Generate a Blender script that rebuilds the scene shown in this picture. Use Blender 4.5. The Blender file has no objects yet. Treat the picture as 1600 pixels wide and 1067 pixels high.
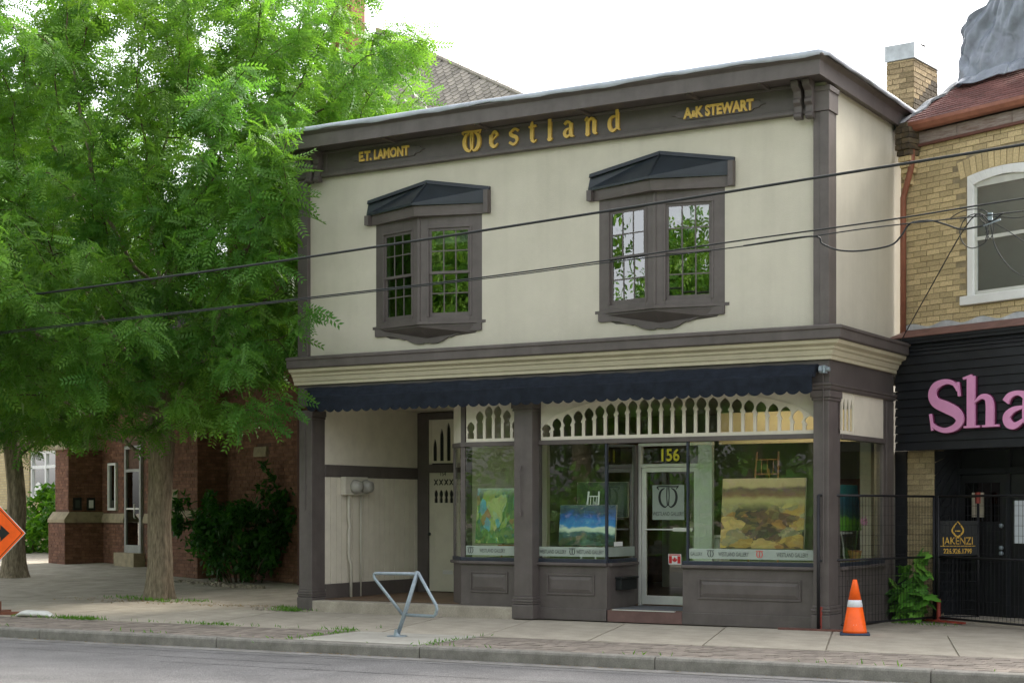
import bpy, bmesh, math, random
import numpy as np
from mathutils import Vector, Matrix
random.seed(11); rng = np.random.default_rng(11)
R = math.radians
S = bpy.context.scene; COL = S.collection
# ------------------------------------------------------------------ camera, sky, sun, exposure
cd = bpy.data.cameras.new('camera'); cam = bpy.data.objects.new('camera', cd); COL.objects.link(cam)
cam.location = (16.468, -20.715, 1.6); cam.rotation_euler = (R(90), 0, R(31))
cd.sensor_width = 36; cd.lens = 36*2550/1600; cd.shift_y = 263.5/1600; cd.clip_start = .1; cd.clip_end = 3000
S.camera = cam
SUN_AZ, SUN_EL = 16, 42            # degrees clockwise from +Y, above the horizon
W = bpy.data.worlds.new('World'); S.world = W; W.use_nodes = True
nt = W.node_tree; nt.nodes.clear()
sky = nt.nodes.new('ShaderNodeTexSky'); sky.sky_type = 'NISHITA'; sky.sun_disc = False
sky.sun_elevation = R(SUN_EL); sky.sun_rotation = R(SUN_AZ); sky.air_density = 1.0; sky.dust_density = 4.0; sky.ozone_density = 1.0
hs = nt.nodes.new('ShaderNodeHueSaturation'); hs.inputs['Saturation'].default_value = .22
bg = nt.nodes.new('ShaderNodeBackground'); bg.inputs[1].default_value = .15
ow = nt.nodes.new('ShaderNodeOutputWorld')
nt.links.new(sky.outputs[0], hs.inputs['Color']); nt.links.new(hs.outputs[0], bg.inputs[0]); nt.links.new(bg.outputs[0], ow.inputs[0])
sd = bpy.data.lights.new('sun', 'SUN'); sun = bpy.data.objects.new('sun', sd); COL.objects.link(sun)
sd.energy = 1.5; sd.angle = R(12); sd.color = (1, .93, .82)
sv = Vector((math.sin(R(SUN_AZ))*math.cos(R(SUN_EL)), math.cos(R(SUN_AZ))*math.cos(R(SUN_EL)), math.sin(R(SUN_EL))))
sun.rotation_euler = sv.to_track_quat('Z', 'Y').to_euler(); sun.location = (30, 30, 40)
S.view_settings.view_transform = 'Standard'; S.view_settings.look = 'None'; S.view_settings.gamma = 1
S.view_settings.exposure = 2.1
S.cycles.transparent_max_bounces = 16; S.cycles.max_bounces = 8; S.cycles.use_denoising = True
S.cycles.sample_clamp_indirect = 6

# ------------------------------------------------------------------ helpers
class MB:
    def __init__(s): s.v = []; s.f = []
    def hexa(s, p):
        b = len(s.v); s.v += [tuple(q) for q in p]
        s.f += [(b, b+3, b+2, b+1), (b+4, b+5, b+6, b+7), (b, b+1, b+5, b+4), (b+1, b+2, b+6, b+5), (b+2, b+3, b+7, b+6), (b+3, b, b+4, b+7)]
        return s
    def box(s, x0, x1, y0, y1, z0, z1):
        return s.hexa([(x0, y0, z0), (x1, y0, z0), (x1, y1, z0), (x0, y1, z0), (x0, y0, z1), (x1, y0, z1), (x1, y1, z1), (x0, y1, z1)])
    def obox(s, o, e, s0, s1, t0, t1, z0, z1):
        n = (e[1], -e[0])
        q = lambda a, b, z: (o[0]+e[0]*a+n[0]*b, o[1]+e[1]*a+n[1]*b, z)
        return s.hexa([q(s0, t1, z0), q(s1, t1, z0), q(s1, t0, z0), q(s0, t0, z0), q(s0, t1, z1), q(s1, t1, z1), q(s1, t0, z1), q(s0, t0, z1)])
    def ext(s, pts, off):
        b = len(s.v); n = len(pts); s.v += [tuple(p) for p in pts]
        s.v += [(p[0]+off[0], p[1]+off[1], p[2]+off[2]) for p in pts]
        s.f.append(tuple(range(b, b+n))); s.f.append(tuple(range(b+2*n-1, b+n-1, -1)))
        for i in range(n):
            j = (i+1) % n; s.f.append((b+i, b+n+i, b+n+j, b+j))
        return s
    def face(s, pts):
        b = len(s.v); s.v += [tuple(p) for p in pts]; s.f.append(tuple(range(b, b+len(pts)))); return s
    def tube(s, pts, r, sides=8, cap=True):
        pts = [Vector(p) for p in pts]; n = len(pts); rs = r if isinstance(r, (list, tuple)) else [r]*n
        b = len(s.v); up = None
        for i, p in enumerate(pts):
            t = (pts[min(i+1, n-1)]-pts[max(i-1, 0)]).normalized()
            if up is None: up = Vector((0, 0, 1)) if abs(t.z) < .9 else Vector((1, 0, 0))
            x = t.cross(up).normalized(); up = x.cross(t).normalized()
            for k in range(sides):
                a = 2*math.pi*k/sides; q = p+(x*math.cos(a)+up*math.sin(a))*rs[i]; s.v.append(tuple(q))
        for i in range(n-1):
            for k in range(sides):
                k2 = (k+1) % sides
                s.f.append((b+i*sides+k, b+i*sides+k2, b+(i+1)*sides+k2, b+(i+1)*sides+k))
        if cap:
            s.f.append(tuple(b+k for k in range(sides))[::-1]); s.f.append(tuple(b+(n-1)*sides+k for k in range(sides)))
        return s
    def lathe(s, prof, c=(0, 0), sides=24):
        b = len(s.v); n = len(prof)
        for r_, z in prof:
            for k in range(sides):
                a = 2*math.pi*k/sides; s.v.append((c[0]+r_*math.cos(a), c[1]+r_*math.sin(a), z))
        for i in range(n-1):
            for k in range(sides):
                k2 = (k+1) % sides; s.f.append((b+i*sides+k, b+i*sides+k2, b+(i+1)*sides+k2, b+(i+1)*sides+k))
        s.f.append(tuple(b+k for k in range(sides))[::-1]); s.f.append(tuple(b+(n-1)*sides+k for k in range(sides)))
        return s
    def sweep(s, prof, path):
        """closed profile of (out, z) swept along plan points, mitred; outward = right-hand side of travel"""
        n = len(prof); b = len(s.v); m = len(path)
        for i, p in enumerate(path):
            def nn(a, c):
                d = Vector((c[0]-a[0], c[1]-a[1])).normalized(); return Vector((d.y, -d.x))
            if i == 0: o = nn(path[0], path[1])
            elif i == m-1: o = nn(path[-2], path[-1])
            else:
                n1 = nn(path[i-1], p); n2 = nn(p, path[i+1]); o = (n1+n2)/(1+n1.dot(n2))
            for q, z in prof: s.v.append((p[0]+o.x*q, p[1]+o.y*q, z))
        for i in range(m-1):
            for k in range(n):
                k2 = (k+1) % n; s.f.append((b+i*n+k, b+(i+1)*n+k, b+(i+1)*n+k2, b+i*n+k2))
        s.f.append(tuple(b+k for k in range(n))); s.f.append(tuple(b+(m-1)*n+k for k in range(n))[::-1])
        return s
    def mesh(s, name, mat, smooth=False, recalc=True):
        me = bpy.data.meshes.new(name); me.from_pydata(s.v, [], s.f)
        if recalc:
            bm = bmesh.new(); bm.from_mesh(me); bmesh.ops.recalc_face_normals(bm, faces=bm.faces); bm.to_mesh(me); bm.free()
        if smooth: me.polygons.foreach_set('use_smooth', [True]*len(me.polygons))
        if mat: me.materials.append(mat)
        me.update(); return me
    def build(s, name, mat, parent=None, smooth=False, bevel=0, loc=None):
        o = bpy.data.objects.new(name, s.mesh(name, mat, smooth)); COL.objects.link(o); o.parent = parent
        if loc: o.location = loc
        if bevel:
            m = o.modifiers.new('bevel', 'BEVEL'); m.width = bevel; m.segments = 2; m.limit_method = 'ANGLE'; m.angle_limit = R(40)
        return o
def tag(o, label=None, cat=None, group=None, kind=None):
    if label: o['label'] = label
    if cat: o['category'] = cat
    if group: o['group'] = group
    if kind: o['kind'] = kind
    return o
def thing(name, label, cat, loc=(0, 0, 0), rz=0, group=None):
    o = bpy.data.objects.new(name, None); COL.objects.link(o); o.location = loc; o.rotation_euler = (0, 0, rz); o.empty_display_size = .2
    return tag(o, label, cat, group)
def place(name, me, parent, loc=(0, 0, 0), rot=(0, 0, 0), scale=(1, 1, 1)):
    o = bpy.data.objects.new(name, me); COL.objects.link(o); o.parent = parent
    o.location = loc; o.rotation_euler = rot; o.scale = scale; return o

MATS = {}
def M(name, col, rough=.6, var=.12, scale=4., bump=0., bscale=60., spec=.35, metal=0., perobj=0., col2=None, stretch=None, dirt=0., streak=0., speck=0.):
    if name in MATS: return MATS[name]
    m = bpy.data.materials.new(name); m.use_nodes = True; t = m.node_tree; N = t.nodes; L = t.links
    p = N['Principled BSDF']; p.inputs['Roughness'].default_value = rough; p.inputs['Metallic'].default_value = metal
    p.inputs['Specular IOR Level'].default_value = spec
    tc = N.new('ShaderNodeTexCoord'); mp = N.new('ShaderNodeMapping'); L.new(tc.outputs['Object'], mp.inputs[0])
    if stretch: mp.inputs['Scale'].default_value = stretch
    nz = N.new('ShaderNodeTexNoise'); nz.inputs['Scale'].default_value = scale; nz.inputs['Detail'].default_value = 8; nz.inputs['Roughness'].default_value = .65
    L.new(mp.outputs[0], nz.inputs['Vector'])
    rp = N.new('ShaderNodeValToRGB'); e = rp.color_ramp.elements
    c2 = col2 if col2 else tuple(c*(1-var*1.6) for c in col)
    e[0].position = .32; e[0].color = (*c2, 1); e[1].position = .68; e[1].color = (*[min(1, c*(1+(var if not col2 else 0))) for c in col], 1)
    L.new(nz.outputs[0], rp.inputs[0]); out = rp.outputs[0]
    if perobj:
        oi = N.new('ShaderNodeObjectInfo'); ge = N.new('ShaderNodeNewGeometry'); ad = N.new('ShaderNodeMath'); ad.operation = 'ADD'
        L.new(oi.outputs['Random'], ad.inputs[0]); L.new(ge.outputs['Random Per Island'], ad.inputs[1])
        fr = N.new('ShaderNodeMath'); fr.operation = 'FRACT'; L.new(ad.outputs[0], fr.inputs[0])
        mr = N.new('ShaderNodeMapRange'); mr.inputs[3].default_value = 1-perobj; mr.inputs[4].default_value = 1+perobj*.7; L.new(fr.outputs[0], mr.inputs[0])
        mx = N.new('ShaderNodeMix'); mx.data_type = 'RGBA'; mx.blend_type = 'MULTIPLY'; mx.inputs[0].default_value = 1
        L.new(out, mx.inputs[6]); cb = N.new('ShaderNodeCombineColor')
        for i in range(3): L.new(mr.outputs[0], cb.inputs[i])
        L.new(cb.outputs[0], mx.inputs[7]); out = mx.outputs[2]
    if dirt:
        n2 = N.new('ShaderNodeTexNoise'); n2.inputs['Scale'].default_value = .9; n2.inputs['Detail'].default_value = 10; n2.inputs['Roughness'].default_value = .75
        L.new(tc.outputs['Object'], n2.inputs['Vector'])
        r2 = N.new('ShaderNodeValToRGB'); r2.color_ramp.elements[0].position = .42; r2.color_ramp.elements[1].position = .75
        L.new(n2.outputs[0], r2.inputs[0])
        ml = N.new('ShaderNodeMath'); ml.operation = 'MULTIPLY'; ml.inputs[1].default_value = dirt; L.new(r2.outputs[0], ml.inputs[0])
        mx = N.new('ShaderNodeMix'); mx.data_type = 'RGBA'; L.new(ml.outputs[0], mx.inputs[0]); L.new(out, mx.inputs[6])
        mx.inputs[7].default_value = (col[0]*.35, col[1]*.33, col[2]*.3, 1); out = mx.outputs[2]
    for amt, scl, mps, lo, hi in ((streak, 1.0, (7, 7, .35), .45, .8), (speck, 70., (1, 1, 1), .35, .65)):
        if not amt: continue
        mp3 = N.new('ShaderNodeMapping'); mp3.inputs['Scale'].default_value = mps; L.new(tc.outputs['Object'], mp3.inputs[0])
        n3 = N.new('ShaderNodeTexNoise'); n3.inputs['Scale'].default_value = scl; n3.inputs['Detail'].default_value = 5; L.new(mp3.outputs[0], n3.inputs['Vector'])
        r3 = N.new('ShaderNodeMapRange'); r3.inputs[1].default_value = lo; r3.inputs[2].default_value = hi; r3.inputs[3].default_value = 1.0+(amt*.6 if scl > 2 else 0); r3.inputs[4].default_value = 1-amt; L.new(n3.outputs[0], r3.inputs[0])
        c3 = N.new('ShaderNodeCombineColor'); [L.new(r3.outputs[0], c3.inputs[q]) for q in range(3)]
        m3 = N.new('ShaderNodeMix'); m3.data_type = 'RGBA'; m3.blend_type = 'MULTIPLY'; m3.inputs[0].default_value = 1; L.new(out, m3.inputs[6]); L.new(c3.outputs[0], m3.inputs[7]); out = m3.outputs[2]
    L.new(out, p.inputs['Base Color'])
    if bump:
        nb = N.new('ShaderNodeTexNoise'); nb.inputs['Scale'].default_value = bscale; nb.inputs['Detail'].default_value = 6; L.new(mp.outputs[0], nb.inputs['Vector'])
        bp = N.new('ShaderNodeBump'); bp.inputs['Strength'].default_value = bump; bp.inputs['Distance'].default_value = .01
        L.new(nb.outputs[0], bp.inputs['Height']); L.new(bp.outputs[0], p.inputs['Normal'])
    MATS[name] = m; return m
def glass_mat(name, tint=(.88, .93, .9), boost=1.0, rough=0.0, wob=.02):
    m = bpy.data.materials.new(name); m.use_nodes = True; t = m.node_tree; N = t.nodes; L = t.links; N.clear()
    o = N.new('ShaderNodeOutputMaterial'); tr = N.new('ShaderNodeBsdfTransparent'); tr.inputs[0].default_value = (*tint, 1)
    gl = N.new('ShaderNodeBsdfGlossy'); gl.inputs['Roughness'].default_value = rough; gl.inputs[0].default_value = (1, 1, 1, 1)
    fr = N.new('ShaderNodeFresnel'); fr.inputs[0].default_value = 1.52; ge = N.new('ShaderNodeNewGeometry')
    sb = N.new('ShaderNodeMath'); sb.operation = 'SUBTRACT'; sb.inputs[0].default_value = 1; L.new(ge.outputs['Backfacing'], sb.inputs[1])
    mu = N.new('ShaderNodeMath'); mu.operation = 'MULTIPLY'; L.new(fr.outputs[0], mu.inputs[0]); L.new(sb.outputs[0], mu.inputs[1])
    m2 = N.new('ShaderNodeMath'); m2.operation = 'MULTIPLY'; m2.use_clamp = True; m2.inputs[1].default_value = 2*boost; L.new(mu.outputs[0], m2.inputs[0])
    nz = N.new('ShaderNodeTexNoise'); nz.inputs['Scale'].default_value = 1.6; tc = N.new('ShaderNodeTexCoord'); L.new(tc.outputs['Object'], nz.inputs['Vector'])
    bp = N.new('ShaderNodeBump'); bp.inputs['Strength'].default_value = wob; bp.inputs['Distance'].default_value = .05; L.new(nz.outputs[0], bp.inputs['Height']); L.new(bp.outputs[0], gl.inputs['Normal'])
    mx = N.new('ShaderNodeMixShader'); L.new(m2.outputs[0], mx.inputs[0]); L.new(tr.outputs[0], mx.inputs[1]); L.new(gl.outputs[0], mx.inputs[2]); L.new(mx.outputs[0], o.inputs[0])
    MATS[name] = m; return m
def leaf_mat(name, c0, c1, tr):
    m = bpy.data.materials.new(name); m.use_nodes = True; t = m.node_tree; N = t.nodes; L = t.links; N.clear()
    o = N.new('ShaderNodeOutputMaterial'); ge = N.new('ShaderNodeNewGeometry'); rp = N.new('ShaderNodeValToRGB')
    at = N.new('ShaderNodeAttribute'); at.attribute_name = 'tint'
    rp.color_ramp.elements[0].color = (*c0, 1); rp.color_ramp.elements[1].color = (*c1, 1); L.new(at.outputs['Fac'], rp.inputs[0])
    df = N.new('ShaderNodeBsdfPrincipled'); df.inputs['Roughness'].default_value = .45; df.inputs['Specular IOR Level'].default_value = .3; L.new(rp.outputs[0], df.inputs['Base Color'])
    tl = N.new('ShaderNodeBsdfTranslucent'); mm = N.new('ShaderNodeMix'); mm.data_type = 'RGBA'; mm.blend_type = 'MULTIPLY'; mm.inputs[0].default_value = 1
    mm.inputs[7].default_value = (*tr, 1); L.new(rp.outputs[0], mm.inputs[6]); L.new(mm.outputs[2], tl.inputs[0])
    mx = N.new('ShaderNodeMixShader'); mx.inputs[0].default_value = .45; L.new(df.outputs[0], mx.inputs[1]); L.new(tl.outputs[0], mx.inputs[2]); L.new(mx.outputs[0], o.inputs[0])
    MATS[name] = m; return m
def emit_mat(name, col, st):
    m = bpy.data.materials.new(name); m.use_nodes = True; p = m.node_tree.nodes['Principled BSDF']
    p.inputs['Emission Color'].default_value = (*col, 1); p.inputs['Emission Strength'].default_value = st; return m

trim = M('dark_trim_paint', (.106, .090, .083), .5, .12, 3, .12, 90, .35, dirt=.18, streak=.16)
trim2 = M('dark_trim_paint_frieze', (.093, .079, .073), .5, .10, 3, .08, 90, .35, dirt=.15)
stucco = M('cream_stucco', (.525, .49, .40), .85, .04, 1.2, .35, 120, .2, dirt=.15, streak=.06)
cream = M('cream_wood_paint', (.48, .435, .31), .6, .05, 4, .06, 80, .3, dirt=.16)
creamw = M('pale_cream_wood_paint', (.66, .61, .50), .6, .05, 4, .06, 80, .3, dirt=.08)
navy = M('navy_awning_canvas', (.012, .016, .024), .85, .25, 9, .4, 300, .2)
navysill = M('blue_black_sill_paint', (.025, .03, .045), .4, .2, 6)
roofblk = M('dark_metal_roof', (.018, .024, .03), .45, .2, 3, .05, 40, .4)
membr = M('grey_roof_membrane', (.40, .43, .48), .6, .12, 2, .4, 8, .3, dirt=.2)
gold = M('gold_paint', (.62, .40, .08), .45, .12, 12, 0, 1, .5)
concrete = M('concrete', (.38, .34, .275), .9, .16, 2.2, .5, 160, .2, dirt=.5, speck=.12)
concslab = M('concrete_slab', (.395, .355, .285), .9, .12, 2.5, .5, 160, .2, perobj=.07, dirt=.35, speck=.12)
kerbm = M('kerb_concrete', (.25, .235, .205), .9, .2, 5, .6, 120, .2, perobj=.06, dirt=.55, speck=.15)
asphalt = M('asphalt', (.20, .193, .187), .92, .14, 1.1, 1.0, 220, .25, dirt=.22, speck=.42)
pav = M('clay_pavers', (.245, .21, .175), .9, .15, 6, .5, 150, .2, perobj=.22, dirt=.2)
sandj = M('paver_joint_sand', (.14, .125, .10), .95, .2, 12)
soil = M('ground_soil', (.16, .14, .10), .95, .3, 1.5, .6, 60)
glass = glass_mat('window_glass', (.92, .95, .92), .68, 0, .006)
sashglass = glass_mat('sash_glass', (.6, .66, .64), 2.0, 0, .02)
frost = M('frosted_vinyl', (.40, .46, .40), .5, .05)
fn = frost.node_tree; fo = fn.nodes['Material Output']; ftr = fn.nodes.new('ShaderNodeBsdfTransparent'); fmx = fn.nodes.new('ShaderNodeMixShader'); fmx.inputs[0].default_value = .6
fn.links.new(ftr.outputs[0], fmx.inputs[1]); fn.links.new(fn.nodes['Principled BSDF'].outputs[0], fmx.inputs[2]); fn.links.new(fmx.outputs[0], fo.inputs[0])
black = M('black_vinyl', (.012, .014, .014), .5, .1)
alu = M('aluminium', (.62, .62, .58), .35, .05, 5, 0, 1, .5, .35)
white = M('white_paint', (.74, .74, .72), .5, .05, 4, 0, 1, .3, dirt=.1)
doorcream = M('cream_door_paint', (.54, .51, .40), .5, .05, 4, .05)
galv = M('galvanised_steel', (.27, .32, .35), .5, .15, 14, .1, 60, .5, .5)
pipegrey = M('grey_beige_conduit', (.50, .47, .39), .5, .06)
orange = M('orange_plastic', (.95, .12, .008), .45, .1, 6, 0, 1, .4)
dblack = M('black_rubber', (.02, .02, .022), .7, .2)
ybrick = M('yellow_brick', (.60, .475, .265), .9, .22, 9, .6, 90, .2, perobj=.20)
ymort = M('yellow_mortar', (.30, .245, .15), .95, .2, 10, .5, 120)
dkbrick = M('dark_brick', (.05, .045, .04), .95, .3, 9, .6, 90, .2, perobj=.3, col2=(.16, .12, .07))
chbrick = M('chimney_brick', (.40, .30, .17), .9, .35, 5, .6, 90, .2, perobj=.35, dirt=.65)
rbrick = M('red_brick', (.21, .105, .07), .9, .22, 7, .5, 90, .2, perobj=.25)
rmort = M('red_wall_mortar', (.13, .075, .055), .95, .2, 10)
stone = M('buff_stone', (.34, .28, .185), .9, .18, 5, .4, 60, dirt=.3)
blackpaint = M('black_board_paint', (.016, .018, .021), .5, .2, 3, .1, 60, .35, dirt=.1)
copper = M('brown_red_gutter_paint', (.27, .105, .065), .45, .15, 6, .05)
shing = M('brown_shingles', (.15, .06, .05), .9, .2, 20, .5, 200, perobj=.25)
bark = M('bark', (.25, .205, .145), .95, .35, 7, 1.0, 22, .1, stretch=(4, 4, .7))
twig = M('twig_bark', (.075, .05, .03), .95, .3, 7)
pink = M('pink_sign_paint', (.72, .32, .54), .4, .04)
maroon = M('maroon_sign_edge', (.10, .015, .05), .5, .1)
wire = M('cable_black', (.018, .02, .02), .6, .2)
fencem = M('black_fence_steel', (.012, .012, .014), .5, .2)
redm = M('red_fence_paint', (.27, .045, .03), .5, .2)
locust = leaf_mat('locust_leaf', (.062, .180, .032), (.165, .285, .036), (1.45, 1.5, .8))
bushleaf = leaf_mat('shrub_leaf', (.018, .07, .014), (.045, .13, .02), (1.6, 1.6, .8))
brightleaf = leaf_mat('bright_leaf', (.05, .15, .015), (.11, .24, .025), (1.8, 1.8, .8))
inwall = M('gallery_wall', (.32, .30, .25), .9, .05, 2)
infloor = M('gallery_floor', (.16, .10, .06), .5, .2, 3)

# text from the built-in font
def text_mesh(txt, size, depth, mat, align='CENTER', sx=1., bold=0.):
    c = bpy.data.curves.new('text', 'FONT'); c.body = txt; c.size = size; c.extrude = depth/2; c.align_x = align; c.offset = bold; c.resolution_u = 3
    o = bpy.data.objects.new('text', c); COL.objects.link(o)
    me = bpy.data.meshes.new_from_object(o.evaluated_get(bpy.context.evaluated_depsgraph_get()))
    bpy.data.objects.remove(o); me.materials.clear(); me.materials.append(mat)
    if sx != 1:
        for v in me.vertices: v.co.x *= sx
    return me
def vstroke(mb, pts, ws, x0, z0, sc, y, depth, mp=None):
    """variable-width pen stroke in the XZ plane, extruded along +y"""
    n = len(pts); Lf = []; Rt = []
    for i in range(n):
        a = pts[max(i-1, 0)]; b = pts[min(i+1, n-1)]; d = Vector((b[0]-a[0], b[1]-a[1])).normalized()
        w = ws[i]/2 if isinstance(ws, (list, tuple)) else ws/2
        Lf.append((pts[i][0]-d.y*w, pts[i][1]+d.x*w)); Rt.append((pts[i][0]+d.y*w, pts[i][1]-d.x*w))
    for i in range(n-1):
        q = [Lf[i], Lf[i+1], Rt[i+1], Rt[i]]
        P = [(x0+a*sc, y, z0+b*sc) for a, b in q]
        mb.ext(P, (0, depth, 0))
def smooth_curve(pts, ws, k=4):
    P = [Vector((p[0], p[1], w)) for p, w in zip(pts, ws)]; out = []
    for i in range(len(P)-1):
        p0 = P[max(i-1, 0)]; p1 = P[i]; p2 = P[i+1]; p3 = P[min(i+2, len(P)-1)]
        for j in range(k):
            t = j/k
            out.append(.5*((2*p1)+(p2-p0)*t+(2*p0-5*p1+4*p2-p3)*t*t+(3*p1-p0-3*p2+p3)*t**3))
    out.append(P[-1]); return [(q.x, q.y) for q in out], [max(q.z, .01) for q in out]

# ------------------------------------------------------------------ ground, road, pavement (road frame is turned 2.9 degrees)
KA = R(2.9); K0 = (7.2, -4.74)
def kf(a, b, z): return (K0[0]+a*math.cos(KA)-b*math.sin(KA), K0[1]+a*math.sin(KA)+b*math.cos(KA), z)
def kbox(mb, a0, a1, b0, b1, z0, z1):
    return mb.hexa([kf(a0, b0, z0), kf(a1, b0, z0), kf(a1, b1, z0), kf(a0, b1, z0), kf(a0, b0, z1), kf(a1, b0, z1), kf(a1, b1, z1), kf(a0, b1, z1)])
tag(MB().face([(-900, -900, -.30), (900, -900, -.30), (900, 900, -.30), (-900, 900, -.30)]).build('ground', soil), kind='structure')
mb = MB(); nx = 60
for i in range(nx):
    for j in range(10):
        a0 = -150+i*5; b0 = -13.4+j*1.34
        mb.face([kf(a0, b0, -.14-.0*j), kf(a0+5, b0, -.14), kf(a0+5, b0+1.34, -.14), kf(a0, b0+1.34, -.14)])
road = tag(mb.build('road', asphalt), kind='structure')
for k, (b, a0, a1) in enumerate(((-.62, -9, 6.5), (-1.15, -14, -2), (-1.75, -4, 9))):
    mb = MB(); prev = None; rr_ = random.Random(k)
    y = b
    for i in range(120):
        a = a0+(a1-a0)*i/119; y += rr_.uniform(-.012, .012); w_ = .006+.006*rr_.random(); q = len(mb.v); mb.v += [kf(a, y-w_, -.1372), kf(a, y+w_, -.1372)]
        if prev is not None: mb.f.append((prev, q, q+1, prev+1))
        prev = q
    mb.build('crack', M('crack_dark', (.06, .058, .056), .95, .3, 8), road)
# gutter strip of concrete and litter line along the kerb
tag(kbox(MB(), -150, 150, -.28, -.002, -.30, -.134).build('gutter_strip', M('gutter_concrete', (.21, .20, .185), .9, .25, 3, .6, 120, dirt=.5)), kind='structure')
# pavement sheet rising gently behind the building line on the left
def gz(x, y):
    t = max(0, y-1.0)*.03
    return min(t, .9) if x < 0.0 else (t*max(0, 1+x) if x < 0 else 0)
mb = MB(); xs = [-150, -80, -50, -36, -30, -26, -22, -18, -14, -11, -8, -6, -4, -2, -1, -.02, 0, 3, 6, 9, 12, 20, 40, 150]
bs = [.16, 1.2, 1.72, 3.0, 4.6, 5.6, 7, 9, 12, 15, 20, 28, 40, 80]
gv = {}
for i, x in enumerate(xs):
    for j, b in enumerate(bs):
        X, Yy, _ = kf(x-7.2, b, 0); gv[i, j] = len(mb.v)
        mb.v.append((X, Yy, gz(X, Yy)-.016))
for i in range(len(xs)-1):
    for j in range(len(bs)-1): mb.f.append((gv[i, j], gv[i+1, j], gv[i+1, j+1], gv[i, j+1]))
pavement = tag(mb.build('pavement', concrete), kind='structure')
# kerb stones
kerb = tag(kbox(MB(), -150, 150, .02, .155, -.29, -.03).build('kerb', kerbm), kind='structure')
def kerbstone(L):
    pr = [(0.0, -.29), (0.0, -.03), (.012, -.008), (.035, 0.0), (.16, .002), (.16, -.29)]
    mb = MB(); mb.ext([(0, b, z) for b, z in pr], (L, 0, 0)); return mb.mesh('kerb_stone', kerbm)
km = kerbstone(2.985)
for i in range(-14, 9):
    x, y, _ = kf(i*3.0+1.45, 0, 0); place('kerb_stone', km, kerb, (x, y, random.uniform(-.004, .004)), (0, 0, KA))
# brick paver band
band = tag(kbox(MB(), -60, 60, .17, 1.70, -.2, -.012).build('paver_band', sandj), kind='structure')
pm = MB().box(0, .144, 0, .205, -.05, 0).mesh('paver', pav)
cells = []
for i in range(-110, 60):
    for j in range(7):
        a = i*.152+(.076 if j % 2 else 0); b = .185+j*.215
        if -3.55 < a < -1.65 and True: continue      # concrete pad of the bicycle rack
        cells.append((a, b))
def kd(c):
    x, y, _ = kf(c[0], c[1], 0); return (x-16.5)**2+(y+20.7)**2
def inview(c):
    x, y, _ = kf(c[0], c[1], 0); dx, dy = x-16.468, y+20.715; w = -dx*.515+dy*.857; u = (dx*.857+dy*.515)/w
    return -.33 < u < .33
cells.sort(key=lambda c: (not inview(c), kd(c)))
for a, b in cells[:300]:
    x, y, _ = kf(a, b, 0); place('paver', pm, band, (x, y, random.uniform(-.004, .003)), (random.uniform(-.01, .01), random.uniform(-.01, .01), KA+random.uniform(-.008, .008)))
mb = MB()
for a, b in cells[300:]: kbox(mb, a, a+.144, b, b+.205, -.05, random.uniform(-.004, .003))
tag(mb.build('paver_field', pav, band), kind='stuff')
# pad for the rack, pavement slabs with skewed joints
tag(kbox(MB(), -3.5, -1.68, .18, 1.69, -.2, .002).build('rack_pad', M('pale_concrete', (.37, .35, .30), .9, .1, 3, .5, 160, dirt=.25)), kind='structure')
mb = MB(); w = 1.488; sk = -.30
mb.hexa([(0, 0, -.1), (w, 0, -.1), (w+sk*3.0, 3.0, -.1), (sk*3.0, 3.0, -.1), (0, 0, 0), (w, 0, 0), (w+sk*3.0, 3.0, 0), (sk*3.0, 3.0, 0)])
sm = mb.mesh('slab', concslab)
for i in range(-9, 8):
    X = 6.95+i*1.5; Yb = -4.74+1.715+(X-7.2)*math.tan(KA)
    place('slab', sm, pavement, (X, Yb, random.uniform(-.003, .003)), (0, 0, KA*.6))
# far side of the street: kerb and lawn
tag(kbox(MB(), -150, 150, -13.56, -13.4, -.3, 0).build('far_kerb', kerbm), kind='structure')
tag(kbox(MB(), -150, 150, -17.2, -13.565, -.3, .0).build('far_pavement', concrete), kind='structure')
tag(kbox(MB(), -150, 150, -80, -17.21, -.3, .01).build('lawn', M('lawn_grass', (.06, .13, .02), .95, .3, 4, .8, 90)), kind='structure')

# ------------------------------------------------------------------ the gallery building
G = thing('gallery_building', 'two-storey cream stucco shop with charcoal trim, navy awning and gold lettering', 'building')
XC = 8.92; F0 = (0, 0); EX = (1, 0); SO = (XC, 0); EY = (0, 1)
OR = [(1.49, 3.45, .25), (5.436, 7.40, .20)]                     # oriel windows: left, right, depth
# upper walls with openings
mb = MB(); xs = [.14]+[v for a, b, d in OR for v in (a+.12, b-.12)]+[XC-.08]
for i in range(0, len(xs)-1):
    if i % 2 == 0: mb.box(xs[i], xs[i+1], .08, .30, 3.95, 7.32)
    else:
        mb.box(xs[i], xs[i+1], .08, .30, 3.95, 4.46); mb.box(xs[i], xs[i+1], .08, .30, 6.1, 7.32)
mb.build('wall', stucco, G)
MB().box(XC-.30, XC-.08, .302, 9.0, 3.95, 7.32).build('wall', stucco, G)
MB().box(.10, .138, .08, 9.0, 0, 7.32).box(.14, XC-.302, 8.8, 9.0, 0, 7.32).build('wall', rbrick, G)
MB().box(.14, XC-.31, .31, 8.79, 7.05, 7.3).build('roof_deck', membr, G)
MB().box(.14, XC-.31, .31, 8.79, 3.70, 3.9).build('floor_deck', M('dark_interior', (.06, .055, .05), .9), G)
MB().box(.14, XC-.31, 4.0, 4.1, 3.91, 7.04).build('interior_wall', inwall, G)
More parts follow.
